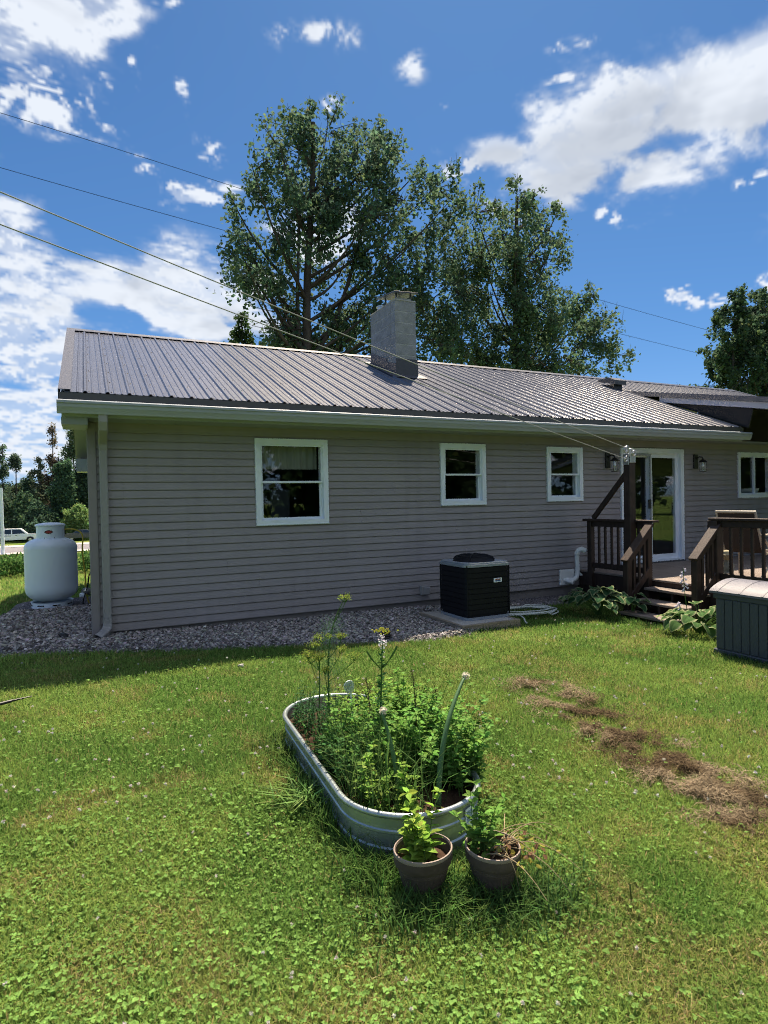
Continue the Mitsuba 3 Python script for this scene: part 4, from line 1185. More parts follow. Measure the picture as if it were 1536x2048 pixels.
lantern(8.23, 'black wall lantern between the smallest window and the patio door')
lantern(10.50, 'black wall lantern right of the patio door')

# ------------------------------------------------------------------ deck with steps and rails
k = DECK = thing('deck', 'dark brown stained wooden deck with steps and baluster rails', 'deck')
DX, DZ = 7.5, .28
i = 0
x = DX
while x < 14.2:
    dz = U(-.0015, .0015)
    put(k, 'floor_board', rbox(x, x + .138, -4.78, -.075, DZ - .03 + dz, DZ + dz, .004), 'm_deckboard')
    x += .1435
put(k, 'rim_joist', rbox(DX + .012, DX + .05, -4.76, -.05, .03, DZ - .032, .003), 'm_wood')
put(k, 'rim_joist', rbox(DX + .052, 14.2, -4.78, -4.742, .03, DZ - .032, .003), 'm_wood')
for y in np.arange(-4.70, -.10, .148):
    if -2.52 < y < -1.62: continue
    put(k, 'skirt_board', rbox(DX + .052, DX + .07, y, y + .138, -.32, .028, .003), 'm_wood')


def baluster_run(parent, a, b, ztop, zbot, n, cap_w=.14, over=.06, slope=None):
    a, b = V3(*a), V3(*b)
    d = unit(b - a)
    put(parent, 'rail_cap', beam(a - d * over + V3(0, 0, ztop), b + d * over + V3(0, 0, ztop), cap_w, .036), 'm_wood')
    put(parent, 'top_rail', beam(a + V3(0, 0, ztop - .064), b + V3(0, 0, ztop - .064), .038, .088), 'm_wood')
    put(parent, 'bottom_rail', beam(a + V3(0, 0, zbot), b + V3(0, 0, zbot), .038, .088), 'm_wood')
    for i in range(n):
        p = a + (b - a) * (i + 1) / (n + 1)
        put(parent, 'baluster', beam(p + V3(0, 0, zbot + .045), p + V3(0, 0, ztop - .109), .036, .036, up=(0, 1, 0)), 'm_wood')


def post(parent, x, y, z0, z1, w=.09):
    put(parent, 'post', rbox(x - w / 2, x + w / 2, y - w / 2, y + w / 2, z0, z1, .006), 'm_wood')


LR = f'{DECK}__left_rail'
post(LR, 7.49, -.36, -.35, 1.115)
post(LR, 7.47, -1.53, -.35, 1.115)
baluster_run(LR, (7.49, -.41, 0), (7.49, -1.48, 0), 1.135, .39, 7, over=.17)
put(LR, 'rail_cap', beam((7.49, -1.55, 1.135), (7.49, -1.66, 1.135), .14, .036), 'm_wood')
RR = f'{DECK}__right_rail'
post(RR, 7.56, -2.56, -.35, 1.165, .14)
post(RR, 7.56, -4.70, -.35, 1.165)
baluster_run(RR, (7.56, -2.635, 0), (7.56, -4.655, 0), 1.185, .42, 13, over=.13)
baluster_run(RR, (7.65, -4.72, 0), (14.0, -4.72, 0), 1.185, .42, 40, over=.02)
ST = f'{DECK}__steps'
for n, (xf, zt) in enumerate(((7.27, .175), (7.01, .025), (6.76, -.125))):
    put(ST, 'tread', rbox(xf, xf + .14, -2.53, -1.62, zt - .034, zt, .005), 'm_deckboard')
    put(ST, 'tread', rbox(xf + .146, xf + .285, -2.53, -1.62, zt - .034, zt + .001, .005), 'm_deckboard')
for y in (-2.49, -2.08, -1.66):
    poly = sg.Polygon([(6.79, -.4), (7.53, -.4), (7.53, .14), (7.30, .14), (7.30, -.01), (7.04, -.01), (7.04, -.16), (6.79, -.16)])
    put(ST, 'stringer', prism_y(poly, y - .019, y + .019), 'm_wood')


def stair_rail(key, y, ptop, pbot, w=.09):
    post(key, pbot[0], y, -.4, pbot[1] - .02, w)
    a, b = V3(pbot[0] - .06, y, pbot[1] - .05), V3(ptop[0], y, ptop[1])
    put(key, 'rail_cap', beam(a, b, .135, .036), 'm_wood')
    dn = V3(0, 0, -.075)
    put(key, 'top_rail', beam(a + dn + (b - a) * .06, b + dn, .038, .10), 'm_wood')
    lo = V3(0, 0, -.66)
    put(key, 'bottom_rail', beam(a + lo + (b - a) * .14, b + lo, .038, .088), 'm_wood')
    for t in (.36, .56, .76):
        p = a + (b - a) * t
        put(key, 'baluster', beam(p + V3(0, 0, -.62), p + V3(0, 0, -.12), .036, .036, up=(0, 1, 0)), 'm_wood')


stair_rail(f'{DECK}__left_stair_rail', -1.60, (7.44, 1.10), (6.97, .63))
stair_rail(f'{DECK}__right_stair_rail', -2.60, (7.55, 1.13), (7.12, .72))

k = thing('clothesline_post', 'tall brown square post with pulleys at its top, braced to the deck rail', 'post')
put(k, 'post', rbox(7.33, 7.455, -1.335, -1.21, -.4, 2.14, .008), 'm_wood')
put(k, 'brace', beam((7.41, -1.21, 1.88), (7.47, -.44, 1.16), .038, .088), 'm_wood')
put(k, 'bracket', MB().add(*rbox(7.318, 7.329, -1.33, -1.22, 1.99, 2.16, .003)).add(*rbox(7.33, 7.45, -1.346, -1.337, 2.02, 2.17, .003)), 'm_steel')
for x, y, z in ((7.29, -1.30, 2.22), (7.26, -1.33, 2.07), (7.40, -1.36, 2.16)):
    put(k, 'pulley', MB().add(*lathe([(.012, -.014), (.045, -.014), (.034, 0), (.045, .014), (.012, .014)], (0, 0, 0), 16)), 'm_steel', smooth=30) if False else None
    a = np.linspace(0, 2 * np.pi, 20)
    put(k, 'pulley', MB().add(*tube(np.c_[x + .034 * np.cos(a), y + 0 * a, z + .034 * np.sin(a)], .011, 6, False)).add(*tube([(x, y - .02, z), (x, y + .02, z)], .012, 6)), 'm_steel', smooth=True)
    put(k, 'hook', MB().add(*tube(curve([(x, y, z), (x + .03, y + .02, z + .05), (7.36, -1.27, z + .06), (7.38, -1.27, 2.12)], 12), .006, 6)), 'm_steel', smooth=True)
put(k, 'hook', MB().add(*tube(curve([(7.38, -1.27, 2.13), (7.37, -1.28, 2.22), (7.33, -1.29, 2.27), (7.30, -1.30, 2.24)], 14), .010, 6)), 'm_steel', smooth=True)


def cable(name, label, pts, r, bs, cat, group=None):
    single(name, MB().add(*tube(pts, r, 6)), bs, label, cat, smooth=True, group=group)


def sag(a, b, s, n=40):
    a, b = V3(*a), V3(*b); t = np.linspace(0, 1, n)[:, None]
    return a + (b - a) * t - np.array([0, 0, 1]) * s * 4 * t * (1 - t)


far = lambda a, b, e: tuple(V3(*a) + (V3(*b) - V3(*a)) * e)
A0, A1 = (7.26, -1.345, 2.07), (-.49, -3.34, 3.42)
B0, B1 = (7.29, -1.31, 2.245), (-.48, -3.34, 3.66)
cable('clothesline', 'lower of the two pale clotheslines running from the post up to the left', sag(A0, far(A0, A1, 1.9), .05), .0048, 'm_rope', 'clothesline', 'clotheslines')
cable('clothesline', 'upper of the two pale clotheslines running from the post up to the left', sag(B0, far(B0, B1, 1.9), .08), .0048, 'm_rope', 'clothesline', 'clotheslines')
cable('power_line', 'upper of two thin dark power lines behind the tall trees', curve([(-40, 34, 28.6), (-8.86, 34, 25.09), (2.53, 34, 23.91), (10.6, 34, 22.95), (37.51, 34, 20.02), (59.4, 34, 18.14), (90, 34, 16.6)], 60), .016, 'm_wire', 'power line', 'power lines')
cable('power_line', 'lower of two thin dark power lines behind the tall trees', curve([(-40, 34, 24.9), (-8.94, 34, 21.99), (2.16, 34, 20.71), (9.5, 34, 19.93), (43.06, 34, 16.87), (68.93, 34, 14.87), (95, 34, 13.6)], 60), .016, 'm_wire', 'power line', 'power lines')

# ------------------------------------------------------------------ storage box
k = thing('storage_box', 'dark slate-green resin storage box with a pale rounded lid, right of the steps', 'storage box')
x0, x1, y0, y1, z0, z1 = 5.88, 6.50, -5.15, -3.75, -.20, .485
put(k, 'body', rbox(x0 + .012, x1 - .012, y0 + .012, y1 - .012, z0, z1, .012), 'm_boxside')
n = 15
for i in range(n):
    a = y0 + .03 + (y1 - y0 - .06) * i / n; b = y0 + .03 + (y1 - y0 - .06) * (i + 1) / n
    put(k, 'panel_board', rbox(x0, x0 + .0115, a + .004, b - .004, z0 + .11, z1 - .06, .004), 'm_boxside')
for i in range(6):
    a = x0 + .03 + (x1 - x0 - .06) * i / 6; b = x0 + .03 + (x1 - x0 - .06) * (i + 1) / 6
    put(k, 'panel_board', rbox(a + .004, b - .004, y1 - .0115, y1, z0 + .11, z1 - .06, .004), 'm_boxside')
put(k, 'base_band', rbox(x0 - .006, x1 + .006, y0 - .006, y1 + .006, z0, z0 + .10, .008), 'm_boxside')
put(k, 'top_band', rbox(x0 - .004, x1 + .004, y0 - .004, y1 + .004, z1 - .055, z1 - .002, .006), 'm_boxside')
arc = [(x0 - .03 + (x1 - x0 + .06) * t, z1 + .022 + .105 * math.sin(math.pi * min(1, t * 1.02)) ** .8) for t in np.linspace(0, 1, 22)]
lidp = sg.Polygon(arc + [(x1 + .03, z1), (x0 - .03, z1)])
put(k, 'lid', prism_y(lidp, y0 - .03, y1 + .03), 'm_boxlid', smooth=25)
for y in np.arange(y0 + .16, y1, .235):
    up = [(a, z + .004) for a, z in arc]
    put(k, 'lid_rib', prism_y(sg.Polygon(up + [(a, z - .02) for a, z in arc[::-1]]), y - .009, y + .009), 'm_boxlid', smooth=25)


# ------------------------------------------------------------------ patio chairs and statue
def rot(v, c, a):
    ca, sa = math.cos(a), math.sin(a)
    v = np.asarray(v, float)
    return np.stack([v[..., 0] * ca - v[..., 1] * sa + c[0], v[..., 0] * sa + v[..., 1] * ca + c[1], v[..., 2] + c[2]], -1)


def patio_chair(c, a, label):
    k = thing('patio_chair', label, 'patio chair', 'patio chairs on the deck')
    back = curve([(-.42, 0, .98), (-.36, 0, .80), (-.26, 0, .55), (-.18, 0, .40), (-.05, 0, .37), (.18, 0, .40), (.28, 0, .38)], 24)
    for s in (-.27, .27):
        put(k, 'side_rail', MB().add(*tube(rot(back + V3(0, s, 0), c, a), .017, 8)), 'm_tan', smooth=True)
        put(k, 'arm', beam(rot(V3(-.32, s * 1.12, .645), c, a), rot(V3(.20, s * 1.12, .66), c, a), .05, .022), 'm_tan')
        put(k, 'leg', MB().add(*tube(rot(curve([(.20, s * 1.12, .655), (.26, s * 1.12, .5), (.30, s * 1.1, .012)], 10), c, a), .015, 8)), 'm_tan', smooth=True)
        put(k, 'leg', MB().add(*tube(rot(curve([(-.30, s * 1.12, .645), (-.05, s * 1.1, .33), (-.42, s * 1.1, .012)], 14), c, a), .015, 8)), 'm_tan', smooth=True)
    for q, nm in ((0, 'top_bar'), (-1, 'front_bar')):
        p = back[q]
        put(k, nm, MB().add(*tube(rot([p + V3(0, -.28, 0), p + V3(0, .28, 0)], c, a), .019, 8)), 'm_tan', smooth=True)
    n = len(back); v = np.vstack([back + V3(0, -.255, .004), back + V3(0, .255, .004)])
    j = np.arange(n - 1)
    put(k, 'sling', (rot(v, c, a), np.vstack([np.stack([j, j + 1, n + j + 1], 1), np.stack([j, n + j + 1, n + j], 1)])), 'm_sling', smooth=True)


patio_chair((8.75, -2.25, DZ), .15, 'sling patio chair nearest the steps, behind the deck rail')
patio_chair((9.25, -3.15, DZ), 1.2, 'sling patio chair second from the steps, half cut by the picture edge')

k = thing('garden_statue', 'small mossy garden statue of a sitting child behind the balusters', 'statue')


def hull_chain(js, edge=.012, it=8):
    import manifold3d as m3
    man = None
    for p, r, q, s in js:
        a = m3.Manifold.sphere(r, 14).translate(p); b = m3.Manifold.sphere(s, 14).translate(q)
        h = (a + b).hull()
        man = h if man is None else man + h
    man = man.refine_to_length(edge)
    m = man.to_mesh()
    t = trimesh.Trimesh(m.vert_properties[:, :3], m.tri_verts)
    trimesh.smoothing.filter_taubin(t, iterations=it)
    return t


sx, sy, sz = 7.93, -2.47, DZ
P_ = lambda x, y, z: (sx + x, sy + y, sz + z)
body = hull_chain([(P_(0, 0, .06), .085, P_(0, 0, .20), .07), (P_(0, 0, .20), .07, P_(0, 0, .27), .05), (P_(0, 0, .27), .035, P_(-.01, 0, .32), .032),
                   (P_(0, .07, .26), .03, P_(-.05, .095, .16), .024), (P_(-.05, .095, .16), .024, P_(-.12, .04, .14), .02), (P_(0, -.07, .26), .03, P_(-.05, -.095, .16), .024), (P_(-.05, -.095, .16), .024, P_(-.12, -.04, .14), .02),
                   (P_(-.02, .05, .06), .045, P_(-.15, .06, .11), .036), (P_(-.15, .06, .11), .036, P_(-.14, .06, .02), .026), (P_(-.02, -.05, .06), .045, P_(-.15, -.06, .11), .036), (P_(-.15, -.06, .11), .036, P_(-.14, -.06, .02), .026)])
put(k, 'body', body, 'm_stone', smooth=True)
head = hull_chain([(P_(-.01, 0, .375), .058, P_(-.015, 0, .395), .060), (P_(-.065, 0, .372), .012, P_(-.06, 0, .385), .010), (P_(-.01, .056, .375), .012, P_(-.01, .058, .385), .012), (P_(-.01, -.056, .375), .012, P_(-.01, -.058, .385), .012)], .01, 6)
put(k, 'head', head, mat('m_statuehead', {'type': 'diffuse', 'reflectance': rgb(.26, .22, .15)}), smooth=True)
put(k, 'hat', lathe([(.075, sz + .40), (.07, sz + .405), (.062, sz + .41), (.058, sz + .44), (.035, sz + .462), (.001, sz + .466)], (sx - .01, sy, 0), 20), mat('m_statuehat', {'type': 'diffuse', 'reflectance': rgb(.42, .38, .26)}), smooth=40)
put(k, 'base', rbox(sx - .18, sx + .1, sy - .1, sy + .1, sz, sz + .025, .006), 'm_stone')


# ------------------------------------------------------------------ hostas
def hosta_leaf(p, az, L, W, arch, lift, green, edge, twist=0.0):
    n, m = 9, 7
    t = np.linspace(0, 1, n)
    wid = W * np.sin(np.pi * np.clip(t, 0, 1) ** .72) ** .75 * (1 - .12 * t)
    wid[0] = W * .12; wid[-1] = W * .02
    s = np.linspace(-1, 1, m)
    ang = lift - arch * t
    dr_ = np.cumsum(np.cos(ang)) * L / n; dz_ = np.cumsum(np.sin(ang)) * L / n
    v, c = [], []
    for i in range(n):
        for j in range(m):
            y = s[j] * wid[i] / 2
            z = dz_[i] + .16 * abs(y) - .5 * W * 0 + .010 * math.sin(s[j] * 5 + i * 1.3) * abs(s[j])
            v.append((dr_[i], y, z + twist * y))
            e = max(abs(s[j]) - .55, 0) / .45
            e = max(e, (t[i] - .86) / .14 if t[i] > .86 else 0)
            q = 1 if e > .62 else 0
            c.append(np.array(edge) if q else np.array(green) * (1 + .12 * math.cos(s[j] * 9)))
    v = rot(np.array(v), (0, 0, 0), az) + V3(*p)
    i, j = np.meshgrid(np.arange(n - 1), np.arange(m - 1), indexing='ij'); a = (i * m + j).ravel()
    f = np.vstack([np.stack([a, a + m, a + m + 1], 1), np.stack([a, a + m + 1, a + 1], 1)])
    return v, f, np.array(c)


def hosta(label, c, nl, rad, h, seed, green, edge, stalks=(), size=(.17, .26)):
    k = thing('hosta', label, 'hosta', 'hostas beside the steps')
    rg = np.random.default_rng(seed)
    pet = MB()
    for i in range(nl):
        az = rg.uniform(0, 6.28) if i % 3 else rg.uniform(2.6, 5.0)
        q = rg.uniform(.05, 1) ** .6
        hh = h * (1 - q * .75) + rg.uniform(0, .05) + .05
        b = V3(c[0] + math.cos(az) * rad * q * .85, c[1] + math.sin(az) * rad * q * .85, c[2] + hh)
        L = rg.uniform(*size); W = L * rg.uniform(.66, .82)
        v, f, col = hosta_leaf(b, az + rg.normal(0, .35), L, W, rg.uniform(.9, 1.5), rg.uniform(.1, .75) * (1 - .4 * q), np.array(green) * rg.uniform(.75, 1.25), np.array(edge) * rg.uniform(.8, 1.1), rg.normal(0, .25))
        put(k, 'leaf', MB().add(v, f, col), 'm_leaf', smooth=True)
        pet.add(*tube(curve([(c[0] + .03 * math.cos(az), c[1] + .03 * math.sin(az), c[2]), (c[0] + math.cos(az) * rad * q * .4, c[1] + math.sin(az) * rad * q * .4, c[2] + hh * .75), tuple(b)], 6), .005, 4))
    put(k, 'petiole', pet, mat('m_stem', {'type': 'diffuse', 'reflectance': rgb(.08, .15, .04)}) if 'm_stem' not in scene else 'm_stem', kind='stuff')
    for p0, p1 in stalks:
        st = MB(); pts = curve([p0, tuple((V3(*p0) + V3(*p1)) / 2 + V3(-.02, .01, .03)), p1], 12); st.add(*tube(pts, .005, 5))
        put(k, 'flower_stalk', st, 'm_stem', smooth=True)
        for q in range(13):
            p = pts[-1] + (pts[-5] - pts[-1]) * (q / 13); a = rg.uniform(0, 6.28)
            d = unit(V3(math.cos(a), math.sin(a), -.8)); ln = .058 if q > 2 else .03
            e = p + d * ln
            b = MB(); b.add(*tube([p, p + d * ln * .45, p + d * ln * .8, e], [.003, .007, .011, .015], 6, False))
            put(k, 'blossom', b, 'm_petal', smooth=True)


mat('m_petal', {'type': 'principledthin', 'base_color': rgb(.72, .68, .78), 'roughness': .5, 'diff_trans': .6, 'eta': 1.4}, False)
gzl = float(gz(6.6, -1.6))
hosta('variegated hosta with cream-edged leaves left of the steps', (6.58, -1.42, gzl), 46, .50, .36, 3, (.045, .105, .050), (.42, .46, .25))
hosta('few broad cream-edged hosta leaves growing through beside the left newel of the steps', (6.93, -1.72, gzl), 7, .16, .28, 5, (.05, .12, .05), (.42, .46, .25))
hosta('pale variegated hosta with white bell flowers right of the steps', (6.72, -2.95, gzl - .01), 44, .46, .30, 4, (.085, .165, .060), (.50, .52, .30),
      stalks=(((6.75, -2.80, gzl), (6.70, -2.74, .60)), ((6.72, -2.85, gzl), (6.62, -2.72, .18))))

# ------------------------------------------------------------------ stock-tank planter
k = TANK = thing('stock_tank', 'long oval galvanised metal tub used as a raised planter', 'planter')
ca_, cb_, TR = V3(1.385, -5.355, 0), V3(1.450, -4.25, 0), .345
axd = unit(cb_ - ca_); nrm = V3(axd[1], -axd[0], 0)
ZR = .12


def stadium(off, z, n=28):
    """Outline of the tub at an offset from its wall."""
    r = TR + off
    a0 = math.atan2(nrm[1], nrm[0])
    p = [cb_ + r * V3(math.cos(a), math.sin(a), 0) for a in np.linspace(a0, a0 + math.pi, n)]
    L = np.linalg.norm(cb_ - ca_)
    p += [cb_ - nrm * r + (ca_ - cb_) * t for t in np.linspace(0, 1, 14)[1:-1]]
    p += [ca_ + r * V3(math.cos(a), math.sin(a), 0) for a in np.linspace(a0 + math.pi, a0 + 2 * math.pi, n)]
    p += [ca_ + nrm * r + (cb_ - ca_) * t for t in np.linspace(0, 1, 14)[1:-1]]
    p = np.array(p); p[:, 2] = z
    return p


def stad_sweep(prof):
    rings = [stadium(o, z) for o, z in prof]; n = len(rings[0])
    v = np.vstack(rings)
    i, j = np.meshgrid(np.arange(len(prof) - 1), np.arange(n), indexing='ij'); i, j = i.ravel(), j.ravel(); k_ = (j + 1) % n
    return v, np.vstack([np.stack([i * n + j, i * n + k_, (i + 1) * n + k_], 1), np.stack([i * n + j, (i + 1) * n + k_, (i + 1) * n + j], 1)])


put(k, 'wall', stad_sweep([(-.03, -.16), (-.012, -.15), (-.004, -.11), (-.002, -.055), (.005, -.048), (.005, -.036), (-.001, -.029), (0, .03), (.005, .036), (.005, .046), (0, .052), (0, .108)]), 'm_galv', smooth=35)
put(k, 'inner_wall', stad_sweep([(-.006, .108), (-.008, -.05)]), 'm_galv', smooth=35)
put(k, 'rim', stad_sweep([(-.008, .106), (-.012, .116), (-.008, .127), (.003, .133), (.014, .130), (.020, .121), (.018, .110), (.008, .104), (-.004, .104)]), 'm_galv', smooth=60)
so = stadium(-.012, 0)
sv, sf = trimesh.creation.triangulate_polygon(sg.Polygon(so[:, :2]), engine='earcut')[:2]
sm_ = trimesh.Trimesh(np.c_[sv, sv[:, 0] * 0], sf, process=False).subdivide_to_size(.05)
sm_.vertices[:, 2] = .045 + .05 * (meshkit.fbm(np.c_[sm_.vertices[:, :2] * 9, sm_.vertices[:, :1] * 0], 3, 4) - .5)
put(k, 'soil', sm_, 'm_soil', smooth=True)
th = math.radians(-62)
lab = []
for u in np.linspace(-.035, .035, 5):
    for z in (-.01, .085):
        a = th + u / TR
        lab.append(ca_ + V3(math.cos(a) * (TR + .007), math.sin(a) * (TR + .007), z))
lab = np.array(lab)
lf = np.vstack([[[2 * i, 2 * i + 2, 2 * i + 3], [2 * i, 2 * i + 3, 2 * i + 1]] for i in range(4)])
put(k, 'sticker', (lab, lf), 'm_skywhite', label='white paper sticker on the near end of the tub')
cin = []
for u in np.linspace(-.022, .022, 5):
    for z in (.02, .07):
        a = th + u / TR
        cin.append(ca_ + V3(math.cos(a) * (TR + .0085), math.sin(a) * (TR + .0085), z))
put(k, 'sticker_print', (np.array(cin), lf), mat('m_print', pri((.25, .35, .45), .5)))


# plants
def herb(name, label, cat, stems, leafL, leafW, col, pair=.028, group=None, seed=0, top=.25, spread=.8, stem_r=.0028, flowers=None, lean=.15):
    """stems: list of (x, y, z0, height). Stems with pairs of leaves up their length."""
    k = thing(name, label, cat, group)
    rg = np.random.default_rng(seed)
    st, lv = MB(), MB()
    for x, y, z0, h in stems:
        ax_, ay_ = rg.normal(0, lean, 2) * h
        pts = curve([(x, y, z0 - .02), (x + ax_ * .3, y + ay_ * .3, z0 + h * .5), (x + ax_, y + ay_, z0 + h)], 8)
        st.add(*tube(pts, np.linspace(stem_r, stem_r * .5, 8), 4, False))
        n = max(3, int(h / pair))
        for q in range(n):
            t = top * rg.uniform(0, .3) + (1 - top * .1) * (q + .5) / n
            if t < .12: continue
            i = min(int(t * 7), 6); p = pts[i] + (pts[i + 1] - pts[i]) * (t * 7 - i)
            a0 = rg.uniform(0, 3.14)
            sc_ = (1.05 - .55 * t) * rg.uniform(.75, 1.2)
            for s in range(2 if t < .9 else 4):
                a = a0 + s * (math.pi if t < .9 else math.pi / 2) + rg.normal(0, .3)
                d = V3(math.cos(a) * spread, math.sin(a) * spread, rg.uniform(-.1, .55))
                lv.add(*leaves(np.array([p]), np.array([d]), np.array([[0, 0, 1.0]]) + rg.normal(size=(1, 3)) * .25, leafL * sc_, leafW * sc_, vary(col, 1, .22) * (1 + .25 * t), six=True, fold=.14, droop=.35))
    put(k, 'stem', st, 'm_stem', kind='stuff')
    put(k, 'foliage', lv, 'm_leaf')
    return k


rg = np.random.default_rng(77)
def patch(cx, cy, rx, ry, n, h0, h1, z0=.05):
    out = []
    while len(out) < n:
        u, v = rg.uniform(-1, 1, 2)
        if u * u + v * v > 1: continue
        out.append((cx + u * rx, cy + v * ry, z0, rg.uniform(h0, h1)))
    return out


LIME, MID, DEEP = (.19, .32, .065), (.13, .255, .06), (.08, .18, .06)
herb('mint_plant', 'dense bright-green mint filling the right end of the tub', 'plant', patch(1.66, -5.12, .19, .38, 190, .10, .42), .058, .034, MID, .026, seed=1, lean=.32, group='herbs in the tub')
herb('mint_plant', 'mint with pale leaves at the right rear rim of the tub', 'plant', patch(1.69, -4.68, .15, .32, 100, .10, .34), .052, .032, LIME, .026, seed=2, lean=.3, group='herbs in the tub')
herb('herb_plant', 'leafy green herb in the middle of the tub, behind the onion stalk', 'plant', patch(1.34, -4.95, .20, .30, 95, .10, .34), .056, .034, MID, .028, seed=3, group='herbs in the tub')
herb('herb_plant', 'yellowish leafy herb at the near end of the tub', 'plant', patch(1.27, -5.36, .14, .17, 40, .08, .26), .052, .034, LIME, .030, seed=4, group='herbs in the tub')
herb('herb_plant', 'short leafy herb along the left rim of the tub', 'plant', patch(1.18, -4.95, .09, .38, 60, .12, .26), .036, .020, DEEP, .024, seed=5, group='herbs in the tub')
herb('herb_plant', 'thin narrow-leaved herb at the far left end of the tub', 'plant', patch(1.28, -4.22, .14, .20, 40, .12, .24), .045, .010, (.06, .14, .06), .020, seed=6, group='herbs in the tub')
herb('herb_plant', 'leafy herb at the far end of the tub, behind the white marker', 'plant', patch(1.52, -4.32, .17, .20, 50, .14, .26), .042, .024, LIME, .026, seed=7, group='herbs in the tub')

# grassy weeds in the tub
k = thing('grass_tuft', 'long thin grass growing among the herbs and over the near rim of the tub', 'grass tuft')
n = 620
p = np.c_[rg.normal(1.25, .13, n), rg.normal(-5.2, .25, n), np.full(n, .05)]
ok = np.array([sg.Polygon(stadium(-.03, 0)[:, :2]).contains(sg.Point(a, b)) for a, b in p[:, :2]])
p = p[ok]; n = len(p)
m = MB(); m.add(*blades(p, rg.uniform(.12, .46, n), .0055, rg.uniform(0, 6.28, n), rg.uniform(.1, .9, n), vary((.09, .17, .05), n, .3)))
put(k, 'blade', m, 'm_leaf', kind='stuff')

# flowering stem
k = thing('flowering_herb', 'tall leafy stem with a white flower cluster in the middle of the tub', 'plant')
pts = curve([(1.42, -4.98, .05), (1.425, -4.985, .40), (1.435, -5.0, .74)], 14)
put(k, 'stem', MB().add(*tube(pts, np.linspace(.007, .003, 14), 6)), 'm_stem', smooth=True)
n = 130; t = rg.uniform(.1, .93, n); b = np.stack([np.interp(t, np.linspace(0, 1, 14), pts[:, q]) for q in range(3)], 1)
m = MB(); m.add(*leaves(b, rdir(n, .5) * np.array([1, 1, .6]), rdir(n, 2.), .052 * (1.15 - .6 * t), .016 * (1.1 - .4 * t), vary(DEEP, n, .25), six=True, droop=.3))
put(k, 'foliage', m, 'm_leaf')
n = 70; q = pts[-1] + rg.normal(size=(n, 3)) * np.array([.010, .010, .026]) + V3(0, 0, -.01)
m = MB(); m.add(*leaves(q, rdir(n), rdir(n), .013, .011, vary((.75, .72, .78), n, .1), fold=.2))
put(k, 'blossom', m, 'm_leaf', kind='stuff')
n = 40; q = pts[-1] + V3(.0, .0, .055) + rg.normal(size=(n, 3)) * np.array([.022, .022, .008])
m = MB(); m.add(*leaves(q, rdir(n, .4), rdir(n, 1.), .016, .012, vary((.40, .42, .06), n, .2), fold=.2))
put(k, 'bud', m, 'm_leaf', kind='stuff')
for s, d in ((1, (.085, -.02, .07)), (-1, (-.075, .03, .05))):
    e = pts[-3] + V3(*d)
    bb = MB(); bb.add(*tube(curve([pts[-4], (pts[-4] + e) / 2 + V3(0, 0, -.01), e], 8), [.003] * 4 + [.006] * 4, 5))
    put(k, 'side_spike', bb, 'm_stem', smooth=True)

# onions: thick hollow stalks with papery heads
for i, (p0, p1, p2, r, lb) in enumerate((((1.47, -5.52, .05), (1.50, -5.50, .26), (1.74, -5.35, .585), .0125, 'thick bent onion stalk with a papery white head, right of the middle of the tub'),
                                         ((1.31, -5.42, .04), (1.30, -5.39, .26), (1.262, -5.34, .475), .0115, 'upright onion stalk with a round white head, left of the middle of the tub'))):
    k = thing('onion_plant', lb, 'plant')
    pts = curve([p0, p1, p2], 18); rr = r * (1 + .35 * np.sin(np.linspace(.3, 2.6, 18))) * np.linspace(1, .55, 18)
    put(k, 'stalk', MB().add(*tube(pts, rr, 8)), mat('m_onion', pri((.07, .15, .06), .45, spec=.3)) if 'm_onion' not in scene else 'm_onion', smooth=True)
    b = trimesh.creation.icosphere(2, .012); b.vertices *= np.array([1.1, 1.1, .8]); b.vertices += V3(*p2) + V3(.008, 0, .006)
    put(k, 'flower_head', b, mat('m_head', {'type': 'diffuse', 'reflectance': rgb(.55, .52, .42)}) if 'm_head' not in scene else 'm_head', smooth=True)
    n = 60; d = rdir(n)
    m = MB(); m.add(*leaves(V3(*p2) + V3(.008, 0, .006) + d * .012, d, rdir(n), .012, .006, vary((.62, .60, .5), n, .15)))
    put(k, 'floret', m, 'm_leaf', kind='stuff')

# slim seed stalks
for i, (x, y, h, lb) in enumerate(((1.335, -5.02, .50, 'slim dark seed stalk left of the white-flowered stem'), (1.60, -5.05, .52, 'slim dark seed stalk right of the white-flowered stem'), (1.76, -5.02, .40, 'slim dark seed stalk over the mint at the right'))):
    k = thing('seed_stalk', lb, 'plant')
    pts = curve([(x, y, .05), (x + .01, y, .05 + h * .5), (x - .008, y + .01, .05 + h)], 12)
    put(k, 'stem', MB().add(*tube(pts, np.linspace(.004, .002, 12), 5)), mat('m_redstem', {'type': 'diffuse', 'reflectance': rgb(.09, .085, .045)}) if 'm_redstem' not in scene else 'm_redstem', smooth=True)
    n = 70; t = rg.uniform(.55, 1, n); b = np.stack([np.interp(t, np.linspace(0, 1, 12), pts[:, q]) for q in range(3)], 1) + rg.normal(size=(n, 3)) * .006
    m = MB(); m.add(*leaves(b, rdir(n, .8), rdir(n), .014, .007, vary((.10, .10, .05), n, .3)))
    put(k, 'seed', m, 'm_leaf', kind='stuff')

